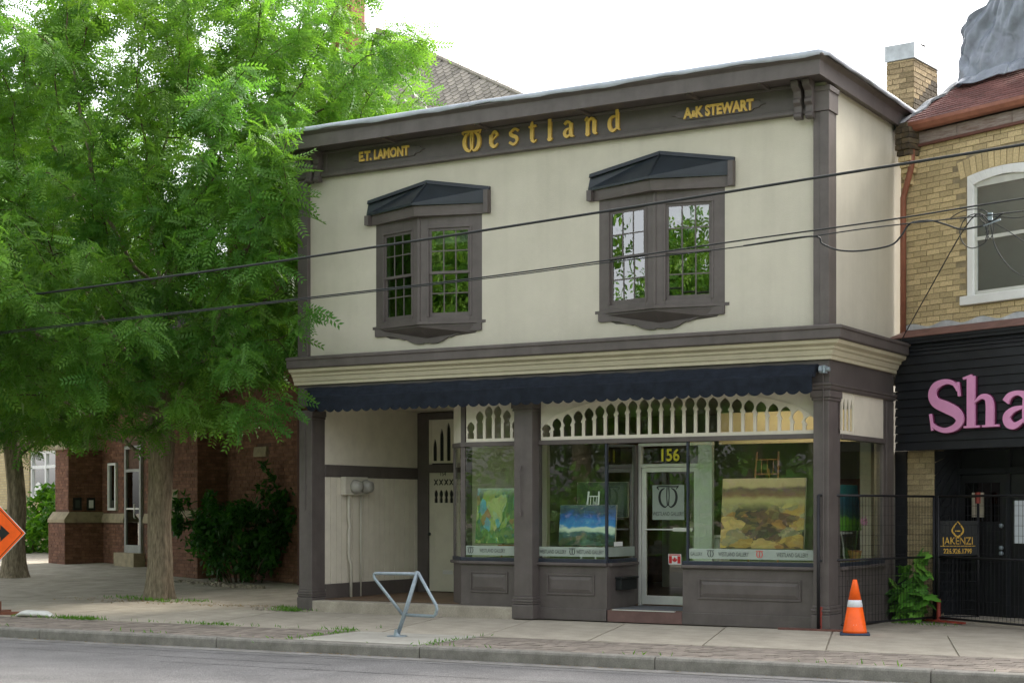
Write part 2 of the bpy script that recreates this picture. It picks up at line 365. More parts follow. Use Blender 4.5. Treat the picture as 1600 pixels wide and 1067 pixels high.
# pilasters of the upper storey
def pil(o, e, s0, s1, t, z0, z1, d=.08):
    m = MB(); m.obox(o, e, s0, s1, -d, t, z0, z1); return m
mb = MB(); mb.box(XC-.215, XC, 0, .30, 4.02, 6.90); mb.box(XC-.12, XC+.006, -.012, .20, 4.02, 6.897); mb.build('pilaster', trim, G, bevel=.006)
mb = MB(); mb.box(XC-.23, XC+.02, -.03, .32, 6.90, 7.20).box(XC-.24, XC+.035, -.045, .33, 7.16, 7.23); mb.build('pilaster_cap', trim, G, bevel=.006)
MB().box(.0, .20, 0, .30, 4.02, 6.90).build('pilaster', trim, G, bevel=.006)
MB().box(-.02, .22, -.03, .32, 6.90, 7.23).build('pilaster_cap', trim, G, bevel=.006)
# frieze board with mouldings
mb = MB(); mb.box(.30, XC-.30, .01, .079, 6.93, 7.30)
mb.build('frieze_board', trim2, G)
mb = MB(); mb.box(.26, XC-.245, -.035, .078, 6.895, 6.945).box(.26, XC-.245, -.015, .078, 6.945, 6.97).box(.26, XC-.245, -.01, .078, 7.262, 7.30)
mb.box(.55, .59, -.008, .077, 6.972, 7.26).box(XC-.50, XC-.46, -.008, .077, 6.972, 7.26); mb.build('frieze_moulding', trim, G, bevel=.006)
# projecting eaves: soffit + fascia round the corner and down the right side
path = [(0, 0), (XC, 0), (XC, 3.6)]
prof = [(-.2, 7.305), (.40, 7.305), (.40, 7.275), (.44, 7.275), (.44, 7.47), (.50, 7.51), (.50, 7.535), (-.2, 7.535)]
MB().sweep([(min(q, q), z) for q, z in prof], [(-.1, 0), (XC-.40, 0), (XC-.40, 9.0)]).build('fascia', trim, G, bevel=.006)
for x in (1.9, 3.6, 5.3, 7.0, 8.05): MB().box(x, x+.06, -.36, 0, 7.27, 7.31).build('soffit_bracket', trim, G)
# membrane draped over the edge, wavy lip
mb = MB(); n = 90; rows = []
def mem(i):
    t = i/n; L1 = 9.25; s = t*(L1+6.4)
    wv = .012*math.sin(s*1.9)+.009*math.sin(s*4.7+1)+.006*math.sin(s*11)
    if s < L1: return (s-.25, -.5, 0, -1, wv)
    return (XC+.13, s-L1-.5, 1, 0, wv)
for i in range(n+1):
    x, y, ox, oy, wv = mem(i); b = len(mb.v)
    for o, z in ((.020, 7.515+wv), (.024, 7.56), (.0, 7.588+wv*.2), (-.35, 7.63), (-.36, 7.54), (-.02, 7.541), (.010, 7.515+wv)):
        mb.v.append((x+ox*o, y+oy*o, z))
    if i:
        for k in range(7): mb.f.append((b-7+k, b+k, b+(k+1) % 7, b-7+(k+1) % 7))
mb.build('roof_membrane', membr, G, smooth=True)
# scrolled brackets
def bracket(x):
    pr = [(0, 6.81), (-.10, 6.81), (-.12, 6.84), (-.12, 6.87), (-.09, 6.90), (-.09, 6.98), (-.14, 7.02), (-.14, 7.06), (-.11, 7.09), (-.13, 7.17), (-.22, 7.22), (-.24, 7.27), (-.24, 7.30), (0, 7.30)]
    return MB().ext([(x, y, z) for y, z in pr], (.105, 0, 0)).build('corbel_bracket', trim, G, bevel=.008)
for x in (8.47, 8.63, .24, .40): bracket(x)
# gold blackletter name
def blackletter():
    A = {}
    A['W'] = (1.30, [([(.0, 1.06), (.2, 1.11), (1.05, 1.09), (1.28, 1.14)], [.07, .10, .10, .05]), ([(.02, 1.07), (.13, .93)], [.10, .03]), ([(1.22, 1.1), (1.12, .95)], [.09, .03]),
        ([(.46, 1.02), (.24, .86), (.16, .55), (.24, .22), (.46, .03), (.60, .10)], [.06, .15, .19, .18, .12, .05]),
        ([(.84, 1.02), (1.06, .86), (1.14, .55), (1.06, .22), (.84, .03), (.70, .10)], [.06, .15, .19, .18, .12, .05]),
        ([(.60, 1.05), (.58, .6), (.62, .1)], [.09, .07, .09]), ([(.70, 1.05), (.72, .6), (.68, .1)], [.09, .07, .09]), ([(.05, .62), (.17, .55)], [.02, .1]), ([(1.25, .62), (1.13, .55)], [.02, .1])])
    A['e'] = (.80, [([(.20, .78), (.17, .25)], [.2, .2]), ([(.17, .26), (.40, .06), (.66, .24)], [.2, .16, .04]), ([(.18, .72), (.44, .95), (.62, .78)], [.06, .15, .15]), ([(.66, .80), (.28, .46)], [.10, .05])])
    A['s'] = (.82, [([(.70, .83), (.46, .96), (.20, .80)], [.13, .12, .1]), ([(.18, .82), (.22, .62), (.58, .44), (.62, .20)], [.14, .18, .18, .14]), ([(.62, .2), (.38, .04), (.10, .20)], [.1, .13, .12])])
    A['t'] = (.66, [([(.30, 1.26), (.26, 1.0), (.26, .2)], [.05, .18, .19]), ([(.25, .2), (.40, .04), (.58, .16)], [.18, .12, .04]), ([(.04, .93), (.56, .97)], [.09, .1])])
    A['l'] = (.52, [([(.14, 1.36), (.24, 1.28), (.24, .08)], [.08, .18, .19]), ([(.08, .10), (.24, .0), (.42, .12)], [.04, .13, .04])])
    A['a'] = (.88, [([(.14, .80), (.34, .95), (.58, .80)], [.12, .13, .12]), ([(.58, .84), (.58, .18), (.78, .06)], [.19, .19, .05]), ([(.56, .56), (.28, .48), (.16, .28), (.30, .07), (.56, .22)], [.06, .12, .18, .14, .06])])
    A['n'] = (.92, [([(.06, .84), (.22, .94), (.22, .08)], [.08, .18, .19]), ([(.08, .10), (.22, .0), (.36, .10)], [.04, .12, .04]), ([(.24, .74), (.48, .94), (.68, .78)], [.06, .14, .16]), ([(.68, .82), (.68, .14), (.86, .05)], [.19, .19, .05])])
    A['d'] = (.90, [([(.50, 1.34), (.66, 1.22), (.68, .14)], [.10, .17, .19]), ([(.68, .20), (.84, .06)], [.14, .05]), ([(.66, .86), (.36, .86), (.18, .62), (.20, .25), (.40, .06), (.66, .22)], [.08, .11, .17, .19, .15, .06])])
    return A
BL = blackletter()
def blackword(word, x, z, sc, gap, name, mat, parent, y=-.02, d=.03):
    for ch in word:
        w, st = BL[ch]; mb = MB(); s2 = sc*(1.0 if ch != 'W' else 1.06)
        for k, (p, ws) in enumerate(st):
            if len(p) > 2: p, ws = smooth_curve(p, ws)
            vstroke(mb, p, [q*1.22 for q in ws], x, z, s2, y-.0012*k, d+.0012*k)
        mb.build(name, mat, parent); x += w*s2+gap
    return x
blackword('W', 3.15, 6.985, .255, .0, 'letter', gold, G); blackword('estland', 3.62, 6.995, .248, .142, 'letter', gold, G)
# small name plaques
for txt, xa, xb, tx, zc in (('E.T. LAMONT', 1.03, 2.47, 1.71, 7.125), ('A&K STEWART', 6.63, 8.03, 7.32, 7.105)):
    c = (xa+xb)/2; h = .085
    half = [(xb-.30-c, -h), (xb-.2-c, -h*.95), (xb-.17-c, -h*.55), (xb-.09-c, -h*.5), (xb-.07-c, -h*.15), (xb-c, 0), (xb-.07-c, h*.3), (xb-.10-c, h*.65), (xb-.19-c, h*.7), (xb-.24-c, h)]
    pts = half+[(-a, b) for a, b in reversed(half)]
    pl = MB().ext([(c+a, -.012, zc+b) for a, b in pts], (0, .03, 0)).build('name_plaque', trim2, G, bevel=.004)
    parts = [(txt, tx, .155)] if '&' not in txt else [('A', 6.885, .155), ('&', 6.975, .085), ('K STEWART', 7.43, .155)]
    for tt, tcx, sz in parts:
        place('lettering', text_mesh(tt, sz*1.28, .02, gold, sx=.80 if len(tt) > 2 else .85, bold=.009), pl, (tcx, -.022, zc-.062 if sz > .1 else zc-.05), (R(90), 0, 0))
# middle cornice
pathc = [(-.03, 0), (XC, 0), (XC, 2.72)]
MB().sweep([(-.06, 3.85), (.235, 3.85), (.25, 3.865), (.25, 3.975), (.27, 3.985), (.27, 4.025), (.06, 4.06), (-.06, 4.06)], pathc).build('cornice', trim, G, bevel=.005)
MB().sweep([(-.06, 3.60), (.055, 3.60), (.055, 3.645), (.075, 3.66), (.095, 3.72), (.12, 3.735), (.125, 3.77), (.19, 3.80), (.205, 3.848), (-.06, 3.848)], pathc).build('cornice_moulding', cream, G, bevel=.004)
MB().sweep([(-.20, 3.26), (.012, 3.26), (.012, 3.598), (-.20, 3.598)], [(.02, 0), (XC, 0), (XC, 2.70)]).build('storefront_frieze', trim2, G)
MB().sweep([(-.2, 3.20), (.035, 3.20), (.05, 3.225), (.05, 3.25), (.07, 3.262), (.07, 3.285), (.0, 3.30), (-.2, 3.30)], [(8.65, 0), (XC, 0), (XC, 2.70)]).build('frieze_moulding', trim, G)
# oriel windows
def oriel(xa, xb, d):
    xm = (xa+xb)/2; yw = .08; A = Vector((xa, yw)); Pp = Vector((xm, yw-d)); Bq = Vector((xb, yw))
    body = MB()
    faces = [(A, Pp), (Pp, Bq)]
    Lf = (Pp-A).length; z0, z1 = 4.465, 6.06; w0, w1 = 4.53, 5.87
    for k, (p, q) in enumerate(faces):
        e = (q-p).normalized(); e = (e.x, e.y); o = (p.x, p.y)
        a, b = (.19, .84) if k == 0 else (.16, .81); a *= Lf; b *= Lf
        body.obox(o, e, .0, a, -.07, 0, z0, z1); body.obox(o, e, b, Lf, -.07, 0, z0, z1)
        body.obox(o, e, a, b, -.07, 0, w1, z1); body.obox(o, e, a, b, -.07, 0, z0, w0)
        body.obox(o, e, a-.03, b+.03, 0, .012, w1, w1+.03); body.obox(o, e, a-.03, a, 0, .012, w0, w1); body.obox(o, e, b, b+.03, 0, .012, w0, w1)
    body.obox((xm, yw-d), (1, 0), -.025, .025, -.05, .012, z0, z1)
    bo = body.build('oriel_window', trim, G, bevel=.004)
    for k, (p, q) in enumerate(faces):
        e = (q-p).normalized(); e = (e.x, e.y); o = (p.x, p.y); n = Vector((e[1], -e[0]))
        a, b = (.19, .84) if k == 0 else (.16, .81); a *= Lf; b *= Lf; zm = (w0+w1)/2
        for (za, zb, t) in ((zm-.02, w1, -.012), (w0, zm+.02, -.036)):
            sa = MB(); fr = .04
            sa.obox(o, e, a, a+fr, t-.022, t, za, zb); sa.obox(o, e, b-fr, b, t-.022, t, za, zb)
            sa.obox(o, e, a+fr, b-fr, t-.022, t, zb-fr, zb); sa.obox(o, e, a+fr, b-fr, t-.022, t, za, za+(fr if t > -.02 else .065))
            gx0, gx1 = a+fr, b-fr; gz0, gz1 = za+(fr if t > -.02 else .065), zb-fr
            for j in (1, 2):
                c = gx0+(gx1-gx0)*j/3; sa.obox(o, e, c-.009, c+.009, t-.018, t-.003, gz0, gz1)
            c = (gz0+gz1)/2; sa.obox(o, e, gx0, gx1, t-.017, t-.004, c-.009, c+.009)
            sa.build('sash', trim, bo)
            pw, ph = (gx1-gx0)/3, (gz1-gz0)/2
            for j in range(3):
                for i in range(2):
                    pc = Vector(o)+Vector(e)*(gx0+(j+.5)*pw)+n*(t-.0115); g = MB().box(-pw/2+.002, pw/2-.002, -.002, .002, -ph/2+.002, ph/2-.002)
                    ob = g.build('pane', sashglass, bo, loc=(pc.x, pc.y, gz0+(i+.5)*ph))
                    ob.rotation_euler = (random.gauss(0, .006), 0, math.atan2(e[1], e[0])+random.gauss(0, .006))
    # sill, underside, roof
    def V(off, z, lo=0): return [(xa-off-lo, yw, z), (xm, yw-d-off, z), (xb+off+lo, yw, z)]
    sl = MB(); sl.ext([*V(.035, 4.42, .03), (xm, yw+.02, 4.42)], (0, 0, .044)); sl.build('sill', trim, bo)
    un = MB(); un.ext([*V(.0, 4.39), (xm, yw+.02, 4.39)], (0, 0, .029)); a = V(-.0, 4.388); un.v += a+[(xa+.1, yw+.005, 4.27), (xm, yw-.02, 4.22), (xb-.1, yw+.005, 4.27)]; k = len(un.v)-6
    un.f += [(k, k+3, k+4, k+1), (k+1, k+4, k+5, k+2), (k, k+1, k+2), (k+3, k+5, k+4)]; un.build('soffit', trim2, bo)
    w = xb-xa; half = [(0, 4.418), (0, 4.315), (.015, 4.30), (.10, 4.298), (.22, 4.305), (.33, 4.29), (.47, 4.25), (.55, 4.225), (.575, 4.235), (.60, 4.225), (.70, 4.175), (.80, 4.15), (.90, 4.148), (.93, 4.162), (w/2, 4.16)]
    pts = [(xa+p, z) for p, z in half]+[(xb-p, z) for p, z in reversed(half[:-1])]
    MB().ext([(x, yw-.035, z) for x, z in pts], (0, .05, 0)).build('apron_board', trim, bo, bevel=.004)
    fa = MB(); F1 = V(.12, 6.05); F2 = V(.14, 6.19); Fi = V(.02, 6.05)
    for p, q in ((0, 1), (1, 2)):
        dd = (Vector(F1[q])-Vector(F1[p])); 
        fa.hexa([F1[p], F1[q], Fi[q], Fi[p], (F2[p][0], F2[p][1], 6.20), (F2[q][0], F2[q][1], 6.20), (Fi[q][0], Fi[q][1], 6.20), (Fi[p][0], Fi[p][1], 6.20)])
    fa.box(xb+.08, xb+.155, -.02, yw+.01, 6.05, 6.39).box(xa-.155, xa-.08, -.02, yw+.01, 6.05, 6.20)
    fa.build('fascia', trim, bo)
    E = [(xa-.17, yw-.02, 6.203), (xm, yw-d-.19, 6.203), (xb+.13, yw-.02, 6.203)]; Tn = [(xa-.14, yw, 6.39), (xm, yw, 6.60), (xb+.15, yw, 6.39)]
    rf = MB()
    for p, q in ((0, 1), (1, 2)):
        lo = [E[p], E[q], Tn[q], Tn[p]]; rf.hexa([lo[0], lo[1], lo[2], lo[3], *[(x, y-.0, z+.035) for x, y, z in lo]])
    rf.build('roof', roofblk, bo)
    fl = MB(); th = .03
    for p, q in ((0, 1), (1, 2)):
        fl.hexa([(Tn[p][0], yw-.05, Tn[p][2]+.0), (Tn[q][0], yw-.05, Tn[q][2]), (Tn[q][0], yw+.0, Tn[q][2]), (Tn[p][0], yw, Tn[p][2]), (Tn[p][0], yw-.035, Tn[p][2]+.055), (Tn[q][0], yw-.035, Tn[q][2]+.055), (Tn[q][0], yw, Tn[q][2]+.055), (Tn[p][0], yw, Tn[p][2]+.055)])
    fl.tube([(E[1][0], E[1][1], E[1][2]+.04), (xm, yw-.03, 6.62)], .014, 6)
    fl.build('flashing', roofblk, bo)
    # pale roller blind half way down behind the right-hand light
    MB().box(xm+.12, xb-.14, yw+.02, yw+.03, 5.66, 5.86).build('blind', creamw, bo)
for a in OR: oriel(*a)
# ---------------- ground floor: columns
def column(x0, x1, y1, name='column'):
    c = MB().box(x0, x1, 0, y1, .33, 3.20).build(name, trim, G, bevel=.006)
    b = MB().box(x0-.025, x1+.025, -.025, y1, 0, .21).box(x0-.018, x1+.018, -.018, y1, .215, .25).box(x0-.028, x1+.028, -.028, y1, .25, .285).box(x0-.015, x1+.015, -.015, y1, .285, .33)
    b.build('plinth', trim, c, bevel=.01)
    MB().box(x0-.02, x1+.02, -.02, y1, 3.06, 3.10).box(x0-.035, x1+.035, -.035, y1, 3.10, 3.195).build('capital', trim, c, bevel=.012)
    return c
column(.03, .29, .34); cm = column(4.055, 4.367, .30); column(8.705, XC, .45)
# thin vertical corner beads and crank rod
MB().tube([(8.86, -.035, .9), (8.86, -.035, 3.3)], .007, 6).build('awning_rod', trim, G)
MB().tube([(4.18, -.03, 1.60), (4.18, -.03, 2.16)], .007, 6).lathe([(.018, 1.52), (.018, 1.60)], (4.18, -.03), 8).tube([(4.18, -.045, 2.18), (4.18, -.02, 2.26)], .012, 6).build('awning_crank', trim, G)
MB().tube([(.16, -.02, 1.60), (.16, -.02, 2.9)], .007, 6).build('awning_rod', trim, G)
# transom panels with pierced gothic arches
def arcade(name, o, e, s0, s1, n, z0, z1, ztop, width=.60, keyhole=True, sill=.05, t=.02):
    mb = MB(); pitch = (s1-s0)/n
    for i in range(n):
        c = s0+(i+.5)*pitch; top = ztop(i); hw = pitch*width/2; zs = z0+sill; hh = top-zs
        if keyhole:
            bulb = min(.17, hh*.62)
            lev = [(zs, hw), (top-bulb-.012, hw), (top-bulb, hw*.72), (top-bulb+.02, hw*.85), (top-bulb*.72, hw*1.12), (top-bulb*.50, hw*1.2), (top-bulb*.28, hw*.98), (top-bulb*.12, hw*.6), (top, .004)]
        else:
            lev = [(zs, hw), (top-.16, hw), (top-.10, hw*.85), (top-.05, hw*.55), (top, .004)]
        A, B = s0+i*pitch, s0+(i+1)*pitch
        mb.obox(o, e, A, B, -t, 0, z0, zs); 
        if z1 > top+.002: mb.obox(o, e, A, B, -t, 0, top, z1)
        n2 = (e[1], -e[0])
        q = lambda s, tt, z: (o[0]+e[0]*s+n2[0]*tt, o[1]+e[1]*s+n2[1]*tt, z)
        for (za, wa), (zb, wb) in zip(lev, lev[1:]):
            for sg in (-1, 1):
                ed = A if sg < 0 else B
                p = [(c+sg*wa, za), (ed, za), (ed, zb), (c+sg*wb, zb)]
                mb.hexa([q(p[0][0], 0, p[0][1]), q(p[1][0], 0, p[1][1]), q(p[1][0], -t, p[1][1]), q(p[0][0], -t, p[0][1]), q(p[3][0], 0, p[3][1]), q(p[2][0], 0, p[2][1]), q(p[2][0], -t, p[2][1]), q(p[3][0], -t, p[3][1])])
    return mb
GY = .2
def front(name, mb, mat, bevel=0, parent=None): return mb.build(name, mat, parent or G, bevel=bevel)
zt3 = lambda i: 2.69+.50*math.sqrt(max(0, 1-((i-11.5)/12.35)**2))
tp = arcade('t', (0, GY), EX, 4.40, 8.68, 24, 2.632, 3.30, zt3, .74).build('arcaded_transom', creamw, G)
# raised moulding following the big arch
mb = MB(); n = 48; pts = [(4.40+4.28*i/n, 2.72+.535*math.sqrt(max(0, 1-((i-n/2)/(n/2+.2))**2))) for i in range(n+1)]
for p, q in zip(pts, pts[1:]): mb.hexa([(p[0], GY-.014, p[1]), (q[0], GY-.014, q[1]), (q[0], GY+.001, q[1]), (p[0], GY+.001, p[1]), (p[0], GY-.014, p[1]+.014), (q[0], GY-.014, q[1]+.014), (q[0], GY+.001, q[1]+.014), (p[0], GY+.001, p[1]+.014)])
mb.build('arch_moulding', creamw, tp)
zt1 = [2.94, 3.10, 3.17, 3.17, 3.10, 2.95]
arcade('t', (0, GY), EX, 3.09, 4.05, 6, 2.632, 3.30, lambda i: zt1[i], .72).build('arcaded_transom', creamw, G)
mb = arcade('t', SO, EY, .38, .98, 4, 2.632, 3.22, lambda i: 3.12, .70, False); mb.obox(SO, EY, .98, 2.26, -.02, 0, 2.632, 3.22); mb.obox(SO, EY, .98, 1.005, 0, .008, 2.632, 3.22)
mb.build('arcaded_transom', creamw, G)
MB().box(4.37, 8.70, GY+.03, GY+.036, 2.6, 3.3).build('transom_glass', glass, G); MB().box(3.08, 4.05, GY+.03, GY+.036, 2.6, 3.3).build('transom_glass', glass, G)
MB().box(XC-.06, XC-.054, .45, 2.26, 2.6, 3.22).build('transom_glass', glass, G)
MB().box(4.37, 8.70, GY-.03, GY+.06, 2.565, 2.632).box(3.0, 4.05, GY-.03, GY+.06, 2.565, 2.632).build('transom_rail', trim, G, bevel=.005)
MB().box(XC-.08, XC+.03, .45, 2.30, 2.565, 2.632).build('transom_rail', trim, G, bevel=.005)
# display windows
def bulkhead(name, o, e, s0, s1, z0, panel, lift=0):
    mb = MB(); mb.obox(o, e, s0, s1, -.06, 0, z0, .79); 
    if z0 < .1: mb.obox(o, e, s0, s1, 0, .022, z0, .165)
    b = mb.build('bulkhead', trim, G, bevel=.004)
    sl = MB(); sl.obox(o, e, s0-.01, s1+.01, -.05, .055, .79, .838); sl.build('sill', trim, b, bevel=.012)
    sn = MB(); sn.obox(o, e, s0, s1, -.05, .02, .838, .892); sn.build('sill_rail', navysill, b, bevel=.006)
    if panel:
        p0, p1, pz0, pz1 = panel; pn = MB()
        for a, c, za, zb in ((p0-.03, p1+.03, pz1, pz1+.028), (p0-.03, p1+.03, pz0-.028, pz0), (p0-.03, p0, pz0, pz1), (p1, p1+.03, pz0, pz1)): pn.obox(o, e, a, c, 0, .016, za, zb)
        n2 = (e[1], -e[0]); q = lambda s, tt, z: (o[0]+e[0]*s+n2[0]*tt, o[1]+e[1]*s+n2[1]*tt, z); g = .055
        pn.hexa([q(p0, .002, pz0), q(p1, .002, pz0), q(p1, .002, pz1), q(p0, .002, pz1), q(p0+g, .016, pz0+g), q(p1-g, .016, pz0+g), q(p1-g, .016, pz1-g), q(p0+g, .016, pz1-g)])
        pn.build('panel_moulding', trim, b, bevel=.003)
    return b
FO = (0, GY)
bulkhead('b', FO, EX, 3.0, 4.055, .165, (3.19, 3.80, .39, .65))
bulkhead('b', FO, EX, 4.367, 5.50, 0, (4.53, 5.27, .39, .64))
bulkhead('b', FO, EX, 6.70, 8.705, 0, (6.97, 8.43, .39, .62))
bulkhead('b', SO, EY, .45, 2.28, 0, (.75, 2.05, .39, .62))
bulkhead('b', (5.503, 0), EY, GY+.063, 1.128, .0, None)
MB().box(6.70, 6.76, GY+.06, 1.22, 0, .85).build('bulkhead', trim, G)
ch = Vector((3.0-2.52, .2-.75)); 
co = (2.60, .60); ce = Vector((3.0-2.60, GY-.60)); cl = ce.length; ce = ce.normalized(); ce = (ce.x, ce.y)
bulkhead('b', co, ce, 0, cl, .165, None)
# posts, panes
def post(o, e, s, w=.045, z0=.86, z1=2.57, m=None, d=.05): return MB().obox(o, e, s-w/2, s+w/2, -d, .004, z0, z1).build('window_post', m or trim, G)
post(FO, EX, 3.03, .075, .86, 3.3); post(FO, EX, 5.485, .03, .89, 2.565, navysill); post(FO, EX, 6.775, .03, .89, 2.565, navysill); post(co, ce, .02, .05)
MB().box(5.44, 5.506, 1.13, 1.205, .2, 2.57).build('window_post', trim, G); post(SO, EY, 2.33, .14, 0, 3.22, None, .1)
MB().box(XC-.08, XC+.01, 2.40, 2.72, 0, 3.20).build('corner_pier', trim, G, bevel=.006)
def pane(x0, x1, y0, y1, z0=.88, z1=2.575): return MB().box(x0, x1, y0, y1, z0, z1).build('display_pane', glass, G)
pane(3.07, 4.055, GY+.010, GY+.016); pane(4.367, 5.47, GY+.010, GY+.016); pane(6.79, 8.705, GY+.010, GY+.016)
pane(XC-.03, XC-.024, .45, 2.26); pane(5.476, 5.482, GY+.02, 1.13); pane(6.756, 6.762, GY+.02, 1.22)
MB().obox(co, ce, .04, cl-.03, -.016, -.010, .88, 2.57).build('display_pane', glass, G)
MB().obox(co, ce, .0, cl, -.02, 0, 2.632, 3.3).build('side_transom', creamw, G); MB().obox(co, ce, 0, cl, -.05, .02, 2.565, 2.632).build('transom_rail', trim, G)
# frosted strips with lettering
def logo(parent, x, z, sc, y, mat=black):
    w, st = BL['W']; mb = MB()
    for k, (p, ws) in enumerate(st[:7]):
        if len(p) > 2: p, ws = smooth_curve(p, [a*.7 for a in ws])
        vstroke(mb, p, ws, x, z, sc, y-.0003*k, .0008+.0003*k)
    return mb.build('logo', mat, parent)
greytxt = M('grey_vinyl', (.05, .06, .05), .6); redv = M('red_vinyl', (.50, .03, .02), .5)
tm = text_mesh('WESTLAND GALLERY', .078, .001, greytxt, sx=.60, bold=.001)
for (x0, x1, items) in ((3.08, 4.05, [('l', 3.11), ('t', 3.55), ('l', 3.93)]), (4.37, 5.465, [('t', 4.60), ('l', 4.87), ('t', 5.22)]), (6.80, 8.70, [('t', 6.79+.12), ('l', 7.07), ('t', 7.47), ('r', 7.80), ('t', 8.33)])):
    s_ = MB().box(x0, x1, GY+.0065, GY+.0085, .925, 1.066).build('frosted_strip', frost, G)
    for k, x in items:
        if k == 't' and x > 6.9 and x < 7.0: place('lettering', text_mesh('GALLERY', .072, .001, greytxt, sx=.62), s_, (x, GY+.0055, .967), (R(90), 0, 0))
        elif k == 't': place('lettering', tm, s_, (x, GY+.0055, .967), (R(90), 0, 0))
        else: logo(s_, x, .95, .085, GY+.0045, redv if k == 'r' else black)
MB().box(5.4835, 5.4855, .24, 1.12, .925, 1.066).build('frosted_strip', frost, G)
MB().box(5.4862, 5.488, .45, .72, 1.075, 1.14).build('window_label', white, G)
# mail box on the return, entry step, door 156
MB().box(5.504, 5.60, .46, .98, .44, .60).box(5.504, 5.62, .44, 1.0, .601, .63).build('mailbox', black, G, bevel=.01)
redb = M('red_brown_step', (.13, .075, .065), .7, .15)
MB().box(5.525, 6.70, GY-.03, GY+.12, 0, .165).build('step', redb, G); MB().box(5.525, 6.70, GY+.12, 1.25, 0, .18).build('entry_floor', M('grey_mat', (.12, .13, .14), .9, .2, 30), G)
MB().box(5.60, 6.58, GY-.036, GY+.03, .166, .176).build('step_nosing', alu, G)
D = MB(); yd = 1.25
D.box(5.50, 5.545, yd-.04, yd+.04, .18, 2.60).box(6.48, 6.70, yd-.04, yd+.04, .18, 2.60).box(5.545, 6.48, yd-.04, yd+.04, 2.24, 2.29).box(5.545, 6.48, yd-.04, yd+.04, 2.555, 2.60)
D.build('door_frame', alu, G, bevel=.003)
D = MB(); D.box(5.55, 5.62, yd-.02, yd+.02, .20, 2.235).box(6.40, 6.475, yd-.02, yd+.02, .20, 2.235).box(5.62, 6.40, yd-.02, yd+.02, .20, .33).box(5.62, 6.40, yd-.02, yd+.02, 2.17, 2.235)
dr = D.build('door', alu, G, bevel=.003)
MB().box(5.62, 6.40, yd-.003, yd+.003, .33, 2.17).build('pane', glass, dr); MB().box(5.545, 6.48, yd-.003, yd+.003, 2.29, 2.555).build('transom_glass', glass, G)
MB().tube([(5.62, yd-.05, 1.315), (6.40, yd-.05, 1.315)], .012).box(6.08, 6.39, yd-.06, yd-.045, 1.29, 1.345).build('push_bar', alu, dr)
dc = MB().box(5.72, 6.24, yd-.0062, yd-.0042, 1.46, 1.975).build('frosted_decal', frost, dr)
logo(dc, 5.79, 1.64, .285, yd-.008); place('lettering', text_mesh('WESTLAND GALLERY', .085, .001, greytxt, sx=.62), dc, (5.98, yd-.0075, 1.52), (R(90), 0, 0))
fl = MB().box(5.98, 6.19, yd-.0065, yd-.0045, .80, .955).build('flag_sticker', white, dr)
fr_ = M('flag_red', (.62, .03, .03), .5)
MB().box(5.99, 6.04, yd-.008, yd-.007, .815, .925).box(6.13, 6.18, yd-.008, yd-.007, .815, .925).box(5.995, 6.175, yd-.008, yd-.007, .934, .949).build('flag_bars', fr_, fl)
ml = [(0, .5), (.1, .28), (.22, .34), (.17, .05), (.34, .2), (.40, .1), (.5, .12), (.44, -.06), (.5, -.1), (.22, -.28), (.25, -.36), (.02, -.32), (.02, -.5)]
MB().ext([(6.085+a*.085, yd-.008, .87+b*.09) for a, b in ml+[(-a, b) for a, b in reversed(ml[1:])]], (0, .001, 0)).build('maple_leaf', fr_, fl)
yel = M('yellow_number', (.75, .66, .05), .5)
place('house_number', text_mesh('156', .25, .004, black, sx=.9, bold=.012), G, (6.015, yd-.0065, 2.325), (R(90), 0, 0)); place('house_number', text_mesh('156', .25, .004, yel, sx=.9, bold=.006), G, (6.0, yd-.013, 2.335), (R(90), 0, 0))
# ---------------- left entrance recess with door 154
MB().box(.02, 4.06, -.02, .62, -.1, .163).build('entry_slab', concrete, G, bevel=.015)
MB().box(.29, 2.9, .30, 3.04, -.1, .17).build('porch_floor', M('porch_boards', (.075, .068, .066), .7, .2, 6, stretch=(1, 6, 1)), G)
MB().box(.14, .292, .34, 3.05, 2.34, 3.32).build('recess_wall', creamw, G)
nb = 18; w = (3.04-.34)/nb
for i in range(nb):
    m_ = MB().box(.20, .292-(.0 if i % 2 else .003), .34+i*w+.007, .34+(i+1)*w-.007, .41, 2.14); m_.build('board', creamw, G)
MB().box(.15, .262, .34, 3.05, .1, 2.34).build('recess_wall', creamw, G)
MB().box(.2, .305, .34, 3.04, 2.14, 2.34).build('chair_rail', trim, G, bevel=.006); MB().box(.2, .308, .34, 3.04, .165, .41).build('skirting', trim, G, bevel=.006)
MB().box(.14, 3.3, .3, 3.2, 3.32, 3.40).build('recess_ceiling', creamw, G)
MB().box(.292, .51, 2.98, 3.10, .17, 3.30).box(.51, 1.32, 2.98, 3.10, 2.26, 2.40).box(.51, 1.32, 2.98, 3.10, 3.18, 3.30).box(1.32, 1.42, 2.98, 3.10, .17, 3.30).build('door_frame', trim, G, bevel=.004)
MB().box(1.42, 2.9, 3.0, 3.10, .17, 3.3).build('recess_wall', creamw, G); MB().box(2.60, 2.66, .66, 3.0, .17, .85).build('bulkhead', trim, G); MB().box(2.625, 2.631, .66, 3.0, .85, 2.6).build('display_pane', glass, G); MB().box(2.60, 2.66, .66, 3.0, 2.6, 3.31).build('side_transom', creamw, G)
d5 = MB()
d5.box(.515, 1.315, 3.03, 3.07, .19, 1.70).box(.515, 1.315, 3.03, 3.07, 2.19, 2.255)
d5 = d5.build('door', doorcream, G)
arcade('x', (0, 3.03), EX, .60, 1.24, 6, 1.70, 2.0, lambda i: 1.96, .6, True, .03).build('pierced_panel', doorcream, d5)
